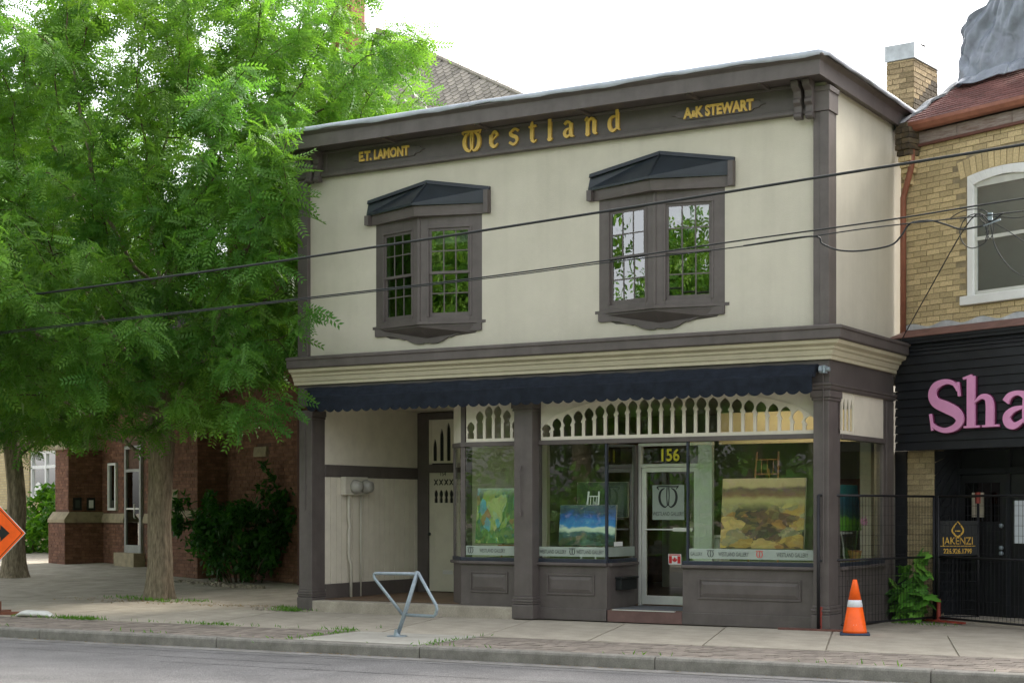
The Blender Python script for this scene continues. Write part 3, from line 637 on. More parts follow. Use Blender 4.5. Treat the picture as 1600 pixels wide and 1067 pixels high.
mb = MB(); mb.box(.515, .60, 3.03, 3.05, 1.70, 2.19).box(1.24, 1.315, 3.03, 3.05, 1.70, 2.19).box(.60, 1.24, 3.03, 3.05, 2.0, 2.03).box(.60, 1.24, 3.03, 3.05, 2.15, 2.19); mb.build('door_stile', doorcream, d5)
mb = MB()
for i in range(6):
    c = .60+(i+.5)*.1067
    for sg in (-1, 1):
        a = (-.035, -.05*sg); b = (.035, .05*sg); mb.hexa([(c+a[0]-.012, 3.0+.025, 2.09+a[1]), (c+a[0]+.012, 3.025, 2.09+a[1]), (c+a[0]+.012, 3.029+.002*sg, 2.09+a[1]), (c+a[0]-.012, 3.029+.002*sg, 2.09+a[1]), (c+b[0]-.012, 3.025, 2.09+b[1]), (c+b[0]+.012, 3.025, 2.09+b[1]), (c+b[0]+.012, 3.029+.002*sg, 2.09+b[1]), (c+b[0]-.012, 3.029+.002*sg, 2.09+b[1])])
mb.build('cross_cutout', black, d5); MB().box(.60, 1.24, 3.031, 3.05, 2.031, 2.149).build('door_rail', doorcream, d5); MB().box(.60, 1.24, 3.052, 3.056, 1.70, 2.19).build('door_glass', black, d5)
mb = MB(); mb.box(.62, 1.20, 3.018, 3.031, .74, .755).box(.62, .635, 3.018, 3.031, .755, 1.64).box(1.185, 1.20, 3.018, 3.031, .755, 1.64); mb.build('panel_moulding', doorcream, d5)
MB().box(.80, 1.0, 3.02, 3.031, .49, .56).build('mail_slot', alu, d5); MB().lathe([(.02, 0), (.03, .02), (.026, .05), (.01, .055)], (0, 0), 10).build('door_knob', black, d5, loc=(.55, 2.97, 1.16))
place('lettering', text_mesh('154', .10, .003, black, sx=.9), d5, (.80, 3.022, 2.20), (R(90), 0, 0))
zt5 = [2.85, 3.02, 3.12, 3.02, 2.85]
arcade('x', (0, 3.03), EX, .56, 1.27, 5, 2.42, 3.18, lambda i: zt5[i], .55, False, .04).build('arcaded_transom', creamw, G)
MB().box(.515, 1.315, 3.055, 3.06, 2.40, 3.18).build('transom_glass', black, G); MB().box(.51, .56, 3.02, 3.05, 2.40, 3.18).build('transom_edge', creamw, G)
# meters and conduits
mt = thing('electric_meter_box', 'pale twin electricity meter box with two conduits on boarded porch wall', 'meter box', (.292, 1.0, 1.85))
MB().box(0, .10, -.25, .38, 0, .30).build('backbox', pipegrey, mt, bevel=.01)
for y in (0, .29):
    m_ = MB().lathe([(.115, 0), (.115, .05), (.10, .07), (.09, .13), (.02, .145)], (0, 0), 20).build('meter', M('meter_glass_grey', (.34, .33, .29), .35, .1), mt, smooth=True, loc=(.10, y, .14)); m_.rotation_euler = (0, R(90), 0)
MB().tube([(.05, -.09, 0), (.05, -.09, -.40), (.05, -.06, -.50), (.05, -.09, -.6), (.05, -.09, -1.0), (.05, -.03, -1.15), (.05, -.03, -1.69)], .026, 8).build('conduit', pipegrey, mt, smooth=True)
MB().tube([(.03, .27, 0), (.03, .27, -1.69)], .015, 8).build('conduit', pipegrey, mt, smooth=True)
# ---------------- awning
aw = MB(); xa, xb = .42, 8.80
pr = [(-.02, 3.535), (-.10, 3.545), (-.17, 3.525), (-.21, 3.48), (-.24, 3.40), (-.30, 3.375), (-.30, 3.36), (-.19, 3.355), (-.14, 3.42), (-.02, 3.44)]
n = 70
for i in range(n+1):
    x = xa+(xb-xa)*i/n-(0); b = len(aw.v); wv = .006*math.sin(i*1.7)+.004*math.sin(i*.6+1)
    for k, (y, z) in enumerate(pr): aw.v.append((x-(.16*max(0, 1-i/2) if k < 3 else 0), y, z+(wv if k < 5 else 0)))
    if i:
        for k in range(len(pr)): aw.f.append((b-10+k, b+k, b+(k+1) % 10, b-10+(k+1) % 10))
aw.f += [tuple(range(10)), tuple(range(len(aw.v)-10, len(aw.v)))]
awo = aw.build('awning', navy, G, smooth=False)
mb = MB(); ns = 47; k = 8; wS = (xb-xa)/ns; prev = None
for i in range(ns*k+1):
    x = xa+(xb-xa)*i/(ns*k); ph = (i % k)/k; dz = .045*abs(math.sin(math.pi*ph))**.75
    wob = .012*math.sin(x*3.1)+.008*math.sin(x*9.3); lift = .03*max(0, 1-(x-xa)/.5)
    row = [(x, -.302, 3.372), (x, -.305+wob*.5, 3.28), (x, -.30+wob, 3.175-dz+lift), (x, -.294+wob, 3.175-dz+lift), (x, -.297+wob*.5, 3.28), (x, -.297, 3.372)]
    b = len(mb.v); mb.v += row
    if prev is not None:
        for q in range(6): mb.f.append((prev+q, b+q, b+(q+1) % 6, prev+(q+1) % 6))
    prev = b
mb.build('valance', navy, awo)
MB().ext([(.25, -.03, 3.50), (.42, -.30, 3.375), (.86, -.294, 3.15), (.55, -.05, 3.30)], (.02, 0, .0)).build('end_fold', navy, awo)
MB().lathe([(.05, 0), (.055, .04), (.03, .06), (.03, .14)], (0, 0), 10).box(-.05, .05, -.05, .05, .06, .09).build('crank_gear', galv, awo, loc=(8.84, -.12, 3.46)).rotation_euler = (0, R(90), 0)
MB().tube([(8.86, -.12, 3.46), (8.865, -.06, 3.38), (8.865, -.045, 2.2)], .006, 6).build('crank_arm', trim, awo)
# ---------------- interior of the shop
MB().box(.3, XC-.1, .3, 8.7, -.1, .175).build('interior_floor', infloor, G)
MB().box(3.2, XC-.1, 6.8, 6.9, .18, 3.35).build('interior_wall', inwall, G); MB().box(2.0, 2.06, 3.2, 6.8, .18, 3.35).build('interior_wall', inwall, G)
MB().box(XC-.30, XC-.12, 2.75, 6.8, .18, 3.35).build('interior_wall', inwall, G)
MB().box(2.0, XC-.1, .32, 6.9, 3.36, 3.45).build('interior_ceiling', creamw, G)
MB().box(6.2, XC-.32, 2.6, 2.75, 2.62, 3.1).build('ceiling_bulkhead', M('warm_bulkhead', (.62, .50, .30), .8, .05), G)
MB().box(8.15, 8.32, 3.5, 3.66, .18, 3.35).build('interior_pillar', white, G); MB().box(7.05, 7.3, 4.2, 4.4, .18, 3.35).build('interior_pillar', inwall, G)
for (a, b, c, d_) in ((3.02, 4.3, .30, 1.5), (4.4, 5.42, .27, 1.22), (6.77, XC-.1, .27, 1.6)): MB().box(a, b, c, d_, .17, .86).build('display_platform', M('platform_grey', (.20, .19, .17), .8), G)
MB().box(XC-.6, XC-.1, 1.61, 2.4, .17, .86).build('display_platform', MATS['platform_grey'], G)
# recessed lit ceiling panels
for k, (x0, x1, y0, y1) in enumerate(((6.6, 8.3, 1.9, 2.2), (8.45, 8.6, 1.3, 2.3))):
    ft = MB().box(x0-.03, x0, y0, y1, 3.33, 3.36).box(x1, x1+.03, y0, y1, 3.33, 3.36).box(x0-.03, x1+.03, y0-.03, y0, 3.33, 3.36).box(x0-.03, x1+.03, y1, y1+.03, 3.33, 3.36).build('ceiling_light', white, G)
    MB().box(x0, x1, y0, y1, 3.345, 3.358).build('lamp_panel', MATS.setdefault('lampmat', emit_mat('warm_lamp', (1, .84, .62), 2.0)) if k == 0 else MATS['lampmat'], ft)
MB().box(5.75, 6.2, 2.6, 3.0, .175, 1.18).box(5.70, 6.25, 2.55, 3.05, 1.18, 1.21).build('reception_plinth', white, G)

# ---------------- paintings and easels
def paint_mat(name, ramp, scale, dist, zr=None, blobs=None, rough=.5):
    m = bpy.data.materials.new(name); m.use_nodes = True; t = m.node_tree; N = t.nodes; L = t.links; p = N['Principled BSDF']; p.inputs['Roughness'].default_value = rough
    tc = N.new('ShaderNodeTexCoord'); n1 = N.new('ShaderNodeTexNoise'); n1.inputs['Scale'].default_value = scale; n1.inputs['Detail'].default_value = 4; n1.inputs['Distortion'].default_value = dist
    L.new(tc.outputs['Generated'], n1.inputs['Vector'])
    vo = N.new('ShaderNodeTexVoronoi'); vo.inputs['Scale'].default_value = scale*2.6; ad = N.new('ShaderNodeMix'); ad.data_type = 'RGBA'; ad.blend_type = 'LINEAR_LIGHT'; ad.inputs[0].default_value = .12
    L.new(tc.outputs['Generated'], ad.inputs[6]); L.new(n1.outputs['Color'], ad.inputs[7]); L.new(ad.outputs[2], vo.inputs['Vector'])
    sc2 = N.new('ShaderNodeSeparateColor'); L.new(vo.outputs['Color'], sc2.inputs[0]); av = N.new('ShaderNodeMix'); av.inputs[0].default_value = .5; L.new(n1.outputs[0], av.inputs[2]); L.new(sc2.outputs[0], av.inputs[3]); sp = N.new('ShaderNodeSeparateXYZ'); L.new(tc.outputs['Generated'], sp.inputs[0])
    a = N.new('ShaderNodeMath'); a.operation = 'MULTIPLY_ADD'; a.inputs[1].default_value = blobs if blobs else .35; L.new(av.outputs[0], a.inputs[0]); L.new(sp.outputs['Z'], a.inputs[2])
    s2 = N.new('ShaderNodeMath'); s2.operation = 'SUBTRACT'; s2.inputs[1].default_value = (blobs if blobs else .35)/2; L.new(a.outputs[0], s2.inputs[0])
    rp = N.new('ShaderNodeValToRGB'); L.new(s2.outputs[0], rp.inputs[0]); e = rp.color_ramp.elements; rp.color_ramp.interpolation = 'LINEAR'
    e[0].position = ramp[0][0]; e[0].color = (*ramp[0][1], 1); e[1].position = ramp[-1][0]; e[1].color = (*ramp[-1][1], 1)
    for q, c in ramp[1:-1]:
        k = e.new(q); k.color = (*c, 1)
    L.new(rp.outputs[0], p.inputs['Base Color']); return m
def patch_mat(name, cells, bands, split, scale, soft=.1, wv=.10, zs=1.5):
    m = bpy.data.materials.new(name); m.use_nodes = True; t = m.node_tree; N = t.nodes; L = t.links; p = N['Principled BSDF']; p.inputs['Roughness'].default_value = .5
    tc = N.new('ShaderNodeTexCoord'); mp = N.new('ShaderNodeMapping'); mp.inputs['Scale'].default_value = (1, .0, zs); L.new(tc.outputs['Generated'], mp.inputs[0])
    nz = N.new('ShaderNodeTexNoise'); nz.inputs['Scale'].default_value = 3.5; nz.inputs['Detail'].default_value = 5; L.new(mp.outputs[0], nz.inputs['Vector'])
    wr = N.new('ShaderNodeMix'); wr.data_type = 'RGBA'; wr.blend_type = 'LINEAR_LIGHT'; wr.inputs[0].default_value = .18; L.new(mp.outputs[0], wr.inputs[6]); L.new(nz.outputs['Color'], wr.inputs[7])
    def ramp(stops, const):
        r = N.new('ShaderNodeValToRGB'); e = r.color_ramp.elements; r.color_ramp.interpolation = 'CONSTANT' if const else 'LINEAR'
        e[0].position = stops[0][0]; e[0].color = (*stops[0][1], 1); e[1].position = stops[-1][0]; e[1].color = (*stops[-1][1], 1)
        for q, c in stops[1:-1]: k = e.new(q); k.color = (*c, 1)
        return r
    cols = []
    for k, sc in enumerate((scale, scale*2.7)):
        v = N.new('ShaderNodeTexVoronoi'); v.inputs['Scale'].default_value = sc; L.new(wr.outputs[2], v.inputs['Vector']); sp = N.new('ShaderNodeSeparateColor'); L.new(v.outputs['Color'], sp.inputs[0])
        r = ramp([((i+.0)/len(cells), c) for i, c in enumerate(cells)], True); L.new(sp.outputs[k], r.inputs[0]); cols.append(r.outputs[0])
    mx = N.new('ShaderNodeMix'); mx.data_type = 'RGBA'; mx.inputs[0].default_value = .25; L.new(cols[0], mx.inputs[6]); L.new(cols[1], mx.inputs[7])
    sx = N.new('ShaderNodeSeparateXYZ'); L.new(tc.outputs['Generated'], sx.inputs[0]); az = N.new('ShaderNodeMath'); az.operation = 'MULTIPLY_ADD'; az.inputs[1].default_value = wv; L.new(nz.outputs[0], az.inputs[0]); L.new(sx.outputs[2], az.inputs[2])
    s2 = N.new('ShaderNodeMath'); s2.operation = 'SUBTRACT'; s2.inputs[1].default_value = wv/2; L.new(az.outputs[0], s2.inputs[0])
    rb = ramp(bands, False); L.new(s2.outputs[0], rb.inputs[0])
    f = N.new('ShaderNodeMapRange'); f.inputs[1].default_value = split-soft; f.inputs[2].default_value = split+soft; L.new(s2.outputs[0], f.inputs[0])
    m2 = N.new('ShaderNodeMix'); m2.data_type = 'RGBA'; L.new(f.outputs[0], m2.inputs[0]); L.new(mx.outputs[2], m2.inputs[6]); L.new(rb.outputs[0], m2.inputs[7]); L.new(m2.outputs[2], p.inputs['Base Color']); return m
pm3 = patch_mat('rocky_landscape_paint', [(.46, .26, .055), (.045, .025, .016), (.55, .36, .12), (.12, .05, .025), (.26, .22, .12), (.60, .40, .10), (.06, .03, .02), (.34, .15, .04)], [(.0, (.4, .3, .1)), (.58, (.34, .28, .10)), (.70, (.42, .33, .13)), (.76, (.20, .08, .04)), (.84, (.12, .06, .04)), (.88, (.48, .34, .16)), (1, (.50, .36, .18))], .60, 4.2, .06, .14)
pm2 = patch_mat('sky_cloud_paint', [(.02, .05, .03), (.05, .11, .09), (.01, .03, .02), (.10, .10, .05), (.03, .07, .06)], [(.0, (.03, .06, .05)), (.28, (.06, .14, .16)), (.35, (.55, .66, .50)), (.44, (.70, .78, .66)), (.52, (.05, .26, .60)), (.70, (.01, .10, .42)), (.82, (.03, .06, .12)), (1, (.05, .08, .11))], .22, 4, .04, .55)
pm1 = patch_mat('green_foliage_paint', [(.06, .16, .03), (.26, .36, .07), (.10, .24, .05), (.40, .46, .16), (.05, .12, .05), (.18, .30, .06), (.30, .16, .07), (.10, .34, .42)], [(.0, (.1, .2, .05)), (.8, (.16, .26, .07)), (.92, (.35, .42, .28)), (1, (.45, .52, .46))], .95, 9, .12, .1, .45)
pm4 = paint_mat('blue_green_paint', [(.0, (.10, .36, .02)), (.24, (.16, .42, .03)), (.33, (.02, .10, .08)), (.6, (.01, .08, .14)), (.8, (.02, .14, .20)), (1, (.03, .22, .25))], 5, 1, blobs=.25)
wood = M('easel_wood', (.30, .13, .05), .6, .2, 6)
def painting(label, mat, x, y, z, w, h, rz=0, tilt=-6, ew=wood, etop=.35, spread=.14):
    pt = thing('painting', label, 'painting', (x, y, z), rz)
    o = MB().box(-w/2, w/2, -.012, .012, 0, h).build('canvas', mat, pt); o.rotation_euler = (R(tilt), 0, 0)
    ed = MB().box(-w/2-.006, w/2+.006, .0125, .03, -.005, h+.005).build('stretcher', M('canvas_edge', (.45, .40, .30), .8), pt); ed.rotation_euler = (R(tilt), 0, 0)
    return pt
def easel(label, x, y, z0, ztop, w, rz=0, mat=wood, shelf=1.05, lean=.12):
    e = thing('easel', label, 'easel', (x, y, z0), rz); H = ztop-z0
    for s in (-1, 1): MB().tube([(s*w, -.06, 0), (s*w*.72, lean, H)], .014, 6).build('leg', mat, e)
    MB().tube([(0, .50, 0), (0, lean+.02, H*.85)], .014, 6).build('leg', mat, e)
    MB().box(-w*1.2, w*1.2, -.10, 0, shelf-z0-.03, shelf-z0).build('tray', mat, e)
    for zz in (.80, .93): MB().tube([(-w*.78, lean*zz, H*zz), (w*.78, lean*zz, H*zz)], .010, 6).build('crossbar', mat, e)
    for k in (-.4, 0, .4): MB().tube([(w*k, lean*.8, H*.80), (w*k, lean*.93, H*.93)], .006, 5).build('slat', mat, e)
    return e
painting('large ochre rocky landscape canvas on easel in the wide window', pm3, 7.75, .52, 1.07, 1.23, .98); easel('red-brown wooden easel behind the large ochre landscape canvas', 7.75, .64, .86, 2.42, .22)
painting('canvas with blue sky and white cloud in window beside the glass door', pm2, 5.0, .50, 1.08, .93, .60); easel('pale easel behind the canvas with blue sky and white cloud', 5.0, .62, .86, 1.88, .12, 0, white, 1.06)
painting('green and blue leafy canvas in window beside the porch', pm1, 3.66, .45, 1.10, 1.08, .84, R(4)); easel('wooden easel behind the green leafy canvas beside the porch', 3.72, .58, .86, 1.9, .2, R(4), wood, 1.08)
painting('blue-green and lime field canvas in the side window', pm4, 8.30, 2.55, 1.30, 1.1, .68, R(90)); easel('white easel carrying the blue-green and lime field canvas', 8.18, 2.55, .175, 2.0, .2, R(90), white, 1.28)
painting('dark green woodland canvas hung behind the blue sky canvas', paint_mat('dark_woods_paint', [(.0, (.01, .02, .01)), (.4, (.02, .05, .02)), (.6, (.04, .07, .02)), (1, (.015, .03, .02))], 6, 2, blobs=.8), 5.0, 1.0, 1.50, .85, .52, 0, 0)
for x, w, c in ((4.1, .9, (.25, .20, .12)), (5.6, .7, (.12, .18, .24)), (7.0, 1.0, (.30, .12, .08))):
    painting('framed %s canvas on the back wall of the gallery' % {4.1: 'ochre', 5.6: 'blue-grey', 7.0: 'rust-red'}[x], patch_mat('back_%d' % int(x*10), [c, tuple(q*.5 for q in c), tuple(min(1, q*1.6) for q in c)], [(0, c), (1, tuple(q*.7 for q in c))], .7, 4), x, 6.76, 1.35, w, .8, 0, 0)
# orchid in the side window
oc = thing('potted_orchid', 'pink orchid in terracotta pot inside the side window', 'plant', (8.55, 2.10, .86))
MB().lathe([(.07, 0), (.10, .14), (.105, .16)], (0, 0), 14).build('pot', M('terracotta', (.35, .15, .06), .8), oc)
MB().tube([(0, 0, .1), (.02, .04, .4), (.06, .16, .58), (.07, .30, .60)], .006, 5).build('stem', M('stem_green', (.07, .14, .03), .6), oc)
pk = M('orchid_pink', (.65, .25, .50), .6)
for i in range(6):
    mb = MB(); c = (.06, .10+i*.045, .58+.03*math.sin(i*2))
    for k in range(5):
        a = k*1.2566; mb.ext([(c[0]+.012*k*.1, c[1], c[2]), (c[0], c[1]+.035*math.cos(a-.4), c[2]+.035*math.sin(a-.4)), (c[0]+.01, c[1]+.05*math.cos(a), c[2]+.05*math.sin(a)), (c[0], c[1]+.035*math.cos(a+.4), c[2]+.035*math.sin(a+.4))], (.004, 0, 0))
    mb.build('flower', pk, oc)

# ------------------------------------------------------------------ brick helpers
UB = {}
def unit_brick(mat, proud=.010, back=.03):
    k = (mat.name, proud)
    if k not in UB: UB[k] = MB().box(0, 1, -proud, back, 0, 1).mesh('brick', mat)
    return UB[k]
def courses(s0, s1, z0, z1, ch, bl, skip=None, joint=.011):
    out = []; r = 0; z = z0
    while z < z1-.02:
        h = min(ch, z1-z)-joint; off = (bl/2 if r % 2 else 0)
        if r % 6 == 5: off += bl*.25
        s = s0-off
        while s < s1:
            a, b = max(s, s0), min(s+bl-joint, s1)
            if b-a > .03 and h > .02 and not (skip and skip(a, b, z, z+h)): out.append((a, b-a, z, h))
            s += bl
        z += ch; r += 1
    return out
def lay(parent, o, e, y, lst, mat, budget, proud=.010, stuffname='brickwork'):
    """bricks on the vertical face through o along e; the first of the list as objects, the rest joined"""
    ang = math.atan2(e[1], e[0]); n = (-e[1], e[0]); me = unit_brick(mat, proud)
    for k, (s, l, z, h) in enumerate(lst[:budget]):
        j = random.uniform(-.004, .004)
        place('brick', me, parent, (o[0]+e[0]*s+n[0]*(y+j), o[1]+e[1]*s+n[1]*(y+j), z+random.uniform(-.002, .002)), (0, random.uniform(-.006, .006), ang), (l, 1, h))
    if lst[budget:]:
        mb = MB()
        for s, l, z, h in lst[budget:]:
            j = random.uniform(-.004, .004); q = lambda a, b, zz: (o[0]+e[0]*a+n[0]*b, o[1]+e[1]*a+n[1]*b, zz)
            mb.hexa([q(s, y-proud+j, z), q(s+l, y-proud+j, z), q(s+l, y+.02, z), q(s, y+.02, z), q(s, y-proud+j, z+h), q(s+l, y-proud+j, z+h), q(s+l, y+.02, z+h), q(s, y+.02, z+h)])
        tag(mb.build(stuffname, mat, parent), kind='stuff')
# ------------------------------------------------------------------ yellow brick shop to the right (turned 23 degrees)
YA = R(-23)
Yb = thing('yellow_brick_shop', 'yellow brick shop with black boarded fascia, pink lettering and tarpaulined roof', 'building', (8.95, 2.75, 0), YA)
# fascia sign boards
MB().box(-.02, 5.5, .06, .34, 2.48, 4.02).build('sign_box', blackpaint, Yb)
z = 2.47; k = 0
hs_ = [.125]*11+[.06, .05, .06]
for h in hs_:
    m_ = MB(); t = .018
    m_.hexa([(-.03, .03-t, z), (5.5, .03-t, z), (5.5, .075, z), (-.03, .075, z), (-.03, .03, z+h-.006), (5.5, .03, z+h-.006), (5.5, .075, z+h-.006), (-.03, .075, z+h-.006)])
    m_.build('board', blackpaint, Yb); z += h
MB().box(-.05, 5.5, -.03, .075, z, z+.05).box(-.05, 5.5, -.05, .08, z+.05, z+.09).build('sign_crown', blackpaint, Yb)
ap = MB(); ap.hexa([(-.10, -.07, z+.092), (5.5, -.07, z+.092), (5.5, .36, z+.092), (-.10, .36, z+.092), (-.10, -.07, z+.105), (5.5, -.07, z+.105), (5.5, .36, z+.26), (-.10, .36, z+.26)])
ap.build('apron_roof', M('brown_apron_metal', (.17, .085, .07), .6, .25, 4, .3, 40, dirt=.3), Yb)
# ragged pale flashing
mb = MB(); prev = None
for i in range(80):
    s = -.15+i*.07; a = z+.20+random.uniform(-.03, .02); b = z+.31+.03*math.sin(i*.7)
    row = [(s, .335, a), (s, .335, b), (s, .358, b), (s, .358, a)]; q = len(mb.v); mb.v += row
    if prev is not None:
        for c in range(4): mb.f.append((prev+c, q+c, q+(c+1) % 4, prev+(c+1) % 4))
    prev = q
mb.build('flashing', M('pale_flashing', (.50, .52, .54), .6, .2, 5, dirt=.4), Yb)
# pink letters
def letterform(strokes, x, zz, sc, mat, nm, parent, y=-.045, d=.05):
    mb = MB(); me = MB()
    for k, (p, ws) in enumerate(strokes):
        if len(p) > 2: p, ws = smooth_curve(p, ws, 6)
        vstroke(mb, p, ws, x, zz, sc, y-.001*k, d*.6+.001*k); vstroke(me, p, [w+.03 for w in (ws if isinstance(ws, (list, tuple)) else [ws]*len(p))], x+.006, zz-.004, sc, y+d*.62-.0005*k, d*.4)
    o = mb.build(nm, mat, parent); me.build('letter_edge', maroon, o); return o
LS = [([(.80, .80), (.70, .95), (.48, 1.01), (.22, .93), (.12, .75), (.22, .58), (.50, .46), (.76, .33), (.86, .17), (.74, .03), (.48, -.03), (.24, .03), (.10, .14)], [.05, .08, .11, .17, .20, .22, .25, .23, .19, .15, .11, .09, .05]),
      ([(.80, .98), (.84, .68)], [.05, .05]), ([(.07, .34), (.13, -.02)], [.05, .05])]
LH = [([(.20, 1.10), (.20, .04)], [.20, .20]), ([(.0, 1.06), (.22, 1.11)], [.05, .06]), ([(.02, .02), (.42, .02)], [.045, .045]), ([(.28, .52), (.46, .64), (.62, .62), (.69, .46), (.69, .03)], [.03, .09, .14, .19, .20]), ([(.50, .02), (.92, .02)], [.045, .045])]
LAa = [([(.10, .50), (.20, .62), (.40, .67), (.58, .60), (.62, .44), (.62, .12), (.72, .03), (.82, .08)], [.17, .13, .10, .15, .19, .19, .12, .04]), ([(.58, .38), (.30, .33), (.13, .20), (.17, .05), (.34, .0), (.58, .14)], [.05, .12, .17, .18, .13, .05])]
letterform(LS, .62, 2.755, .665, pink, 'letter', Yb); letterform(LH, 1.25, 2.755, .655, pink, 'letter', Yb); letterform(LAa, 1.90, 2.755, .66, pink, 'letter', Yb)
# upper wall
WS0, WS1, WZ0, WZ1 = 1.02, 2.24, 4.66, 6.37
mb = MB(); mb.box(-.22, WS0, .37, .6, 4.0, 7.0).box(WS1, 5.5, .37, .6, 4.0, 7.0).box(WS0, WS1, .37, .6, 4.0, WZ0).box(WS0, WS1, .37, .6, 6.50, 7.0); mb.build('wall', ymort, Yb)
MB().box(-.22, 5.5, .95, 7.0, 0, 7.0).build('wall_core', M('dark_core', (.03, .03, .03), .9), Yb)
wc = (WS0+WS1)/2; RR = 3.0; zc_ = WZ1-math.sqrt(RR**2-(.61)**2)
def arc(s, r=RR): return zc_+math.sqrt(max(0, r*r-(s-wc)**2))
def yskip(a, b, z, zz):
    if b > WS0 and a < WS1 and zz > WZ0-.13 and z < 6.45: return True
    m = min(max(wc, a), b)
    if b > WS0-.12 and a < WS1+.12 and zz > WZ1-.02 and z < arc(m, RR+.27): return True
    return False
lst = courses(-.20, 4.0, 4.20, 7.0, .0815, .238, yskip); lst.sort(key=lambda c: c[0] > 2.25)
lay(Yb, (0, 0), EX, .37, lst, ybrick, 285)
nv = 15
for i in range(nv):                              # voussoirs
    a0 = -.235+.47*i/(nv-1); ang = a0; mid = RR+.135
    sx_, sz_ = wc+mid*math.sin(ang), zc_+mid*math.cos(ang)
    o = place('voussoir', unit_brick(ybrick), Yb, (sx_-.042*math.cos(ang)-(-.135)*(-math.sin(ang))*-1*0, .37+random.uniform(-.004, .004), 0), (0, ang, 0), (.092, 1, .25))
    o.location = (sx_-.046*math.cos(ang)-.125*math.sin(ang), o.location.y, sz_+.046*math.sin(ang)-.125*math.cos(ang))
# sash window
pts = [(WS0+.001, 4.66)]+[(WS0+(WS1-WS0)*i/12, arc(WS0+(WS1-WS0)*i/12)) for i in range(13)]+[(WS1-.001, 4.66)]
def ring(outer, inner, y, d): 
    m_ = MB(); n_ = len(outer)
    for i in range(n_-1): m_.hexa([(outer[i][0], y, outer[i][1]), (outer[i+1][0], y, outer[i+1][1]), (outer[i+1][0], y+d, outer[i+1][1]), (outer[i][0], y+d, outer[i][1]), (inner[i][0], y, inner[i][1]), (inner[i+1][0], y, inner[i+1][1]), (inner[i+1][0], y+d, inner[i+1][1]), (inner[i][0], y+d, inner[i][1])])
    return m_
inn = [(wc+(a-wc)*.83, min(b, 4.66) if b <= 4.661 else b-.12-.02*abs(a-wc)) for a, b in pts]
wf = ring(pts, inn, .335, .10).build('window_frame', white, Yb, bevel=.005)
i0, i1 = inn[0][0], inn[-1][0]
MB().box(i0-.01, i0+.035, .37, .41, 4.68, 6.24).box(i1-.035, i1+.01, .37, .41, 4.68, 6.24).box(i0, i1, .37, .41, 4.66, 4.72).box(i0, i1, .37, .41, 5.44, 5.49).box(i0, i1, .37, .41, 6.20, 6.30).build('sash', M('grey_white_sash', (.55, .55, .50), .5, .08), wf)
for za, zb, yy in ((4.72, 5.44, .395), (5.49, 6.22, .385)): MB().box(i0+.03, i1-.03, yy, yy+.004, za, zb).build('pane', sashglass, wf)
MB().box(i0, i1, .46, .47, 4.6, 6.4).build('blind', M('grey_blind', (.20, .25, .25), .9), wf)
MB().box(WS0-.10, WS1+.10, .29, .42, 4.53, 4.66).build('window_sill', white, Yb, bevel=.01)
# eaves board, gutter, downspout
wb = M('weathered_board', (.17, .11, .085), .85, .3, 5, .3, 40, col2=(.34, .30, .27), stretch=(1, 1, 6))
for i in range(6): MB().box(-.10+i*.95, .84+i*.95, .33, .40, 6.99, 7.16).build('eaves_board', wb, Yb)
MB().box(-.1, 5.6, .30, .42, 6.95, 6.988).build('eaves_moulding', M('brown_board', (.13, .055, .04), .7), Yb)
MB().ext([(-.12, y, z) for y, z in ((.15, 7.29), (.15, 7.24), (.19, 7.18), (.26, 7.165), (.33, 7.19), (.33, 7.275), (.31, 7.275), (.31, 7.20), (.25, 7.18), (.20, 7.20), (.17, 7.25), (.17, 7.29))], (5.7, 0, 0)).build('gutter', copper, Yb, bevel=.004)
MB().tube([(.10, .24, 7.17), (.10, .24, 6.72), (.06, .25, 6.60), (-.08, .30, 6.34), (-.125, .31, 6.24), (-.13, .31, 4.16)], .046, 10).build('downspout', copper, Yb, smooth=True)
# roof: shingle courses, verge, tarpaulin
def rz_(y): return 7.30+(y-.2)*.60
MB().hexa([(-.1, .25, 7.20), (5.5, .25, 7.20), (5.5, 3.4, 7.20), (-.1, 3.4, 7.20), (-.1, .25, rz_(.25)-.04), (5.5, .25, rz_(.25)-.04), (5.5, 3.4, rz_(3.4)-.04), (-.1, 3.4, rz_(3.4)-.04)]).build('roof_deck', M('roof_felt', (.04, .035, .035), .9), Yb)
for i in range(15):
    y0 = .19+i*.10; mb = MB(); s = -.08-(i % 2)*.12
    while s < 3.6:
        a, b = max(s+.004, -.08), s+.236; j = random.uniform(0, .004)
        mb.hexa([(a, y0, rz_(y0)+.004+j), (b, y0, rz_(y0)+.004+j), (b, y0+.13, rz_(y0+.13)-.012), (a, y0+.13, rz_(y0+.13)-.012), (a, y0, rz_(y0)+.014+j), (b, y0, rz_(y0)+.014+j), (b, y0+.13, rz_(y0+.13)), (a, y0+.13, rz_(y0+.13))]); s += .24
    mb.build('shingle_course', shing, Yb)
mb = MB(); n = 24; prev = None
for i in range(n+1):
    y = .12+i*.09; w_ = .06+.03*math.sin(i*1.3); zz = rz_(y)+.035+.02*math.sin(i*.9); row = [(-.20, y, zz-.10), (-.20, y, zz), (-.08+w_, y, zz+.02), (-.08+w_, y, zz-.02)]
    q = len(mb.v); mb.v += row
    if prev is not None:
        for c in range(4): mb.f.append((prev+c, q+c, q+(c+1) % 4, prev+(c+1) % 4))
    prev = q
mb.build('verge_flashing', M('torn_felt', (.05, .05, .05), .8, .3, 9, .3, 30, col2=(.40, .42, .44)), Yb)
tarpm = M('grey_tarpaulin', (.20, .22, .26), .33, .22, 3, .25, 9, .5, dirt=.2)
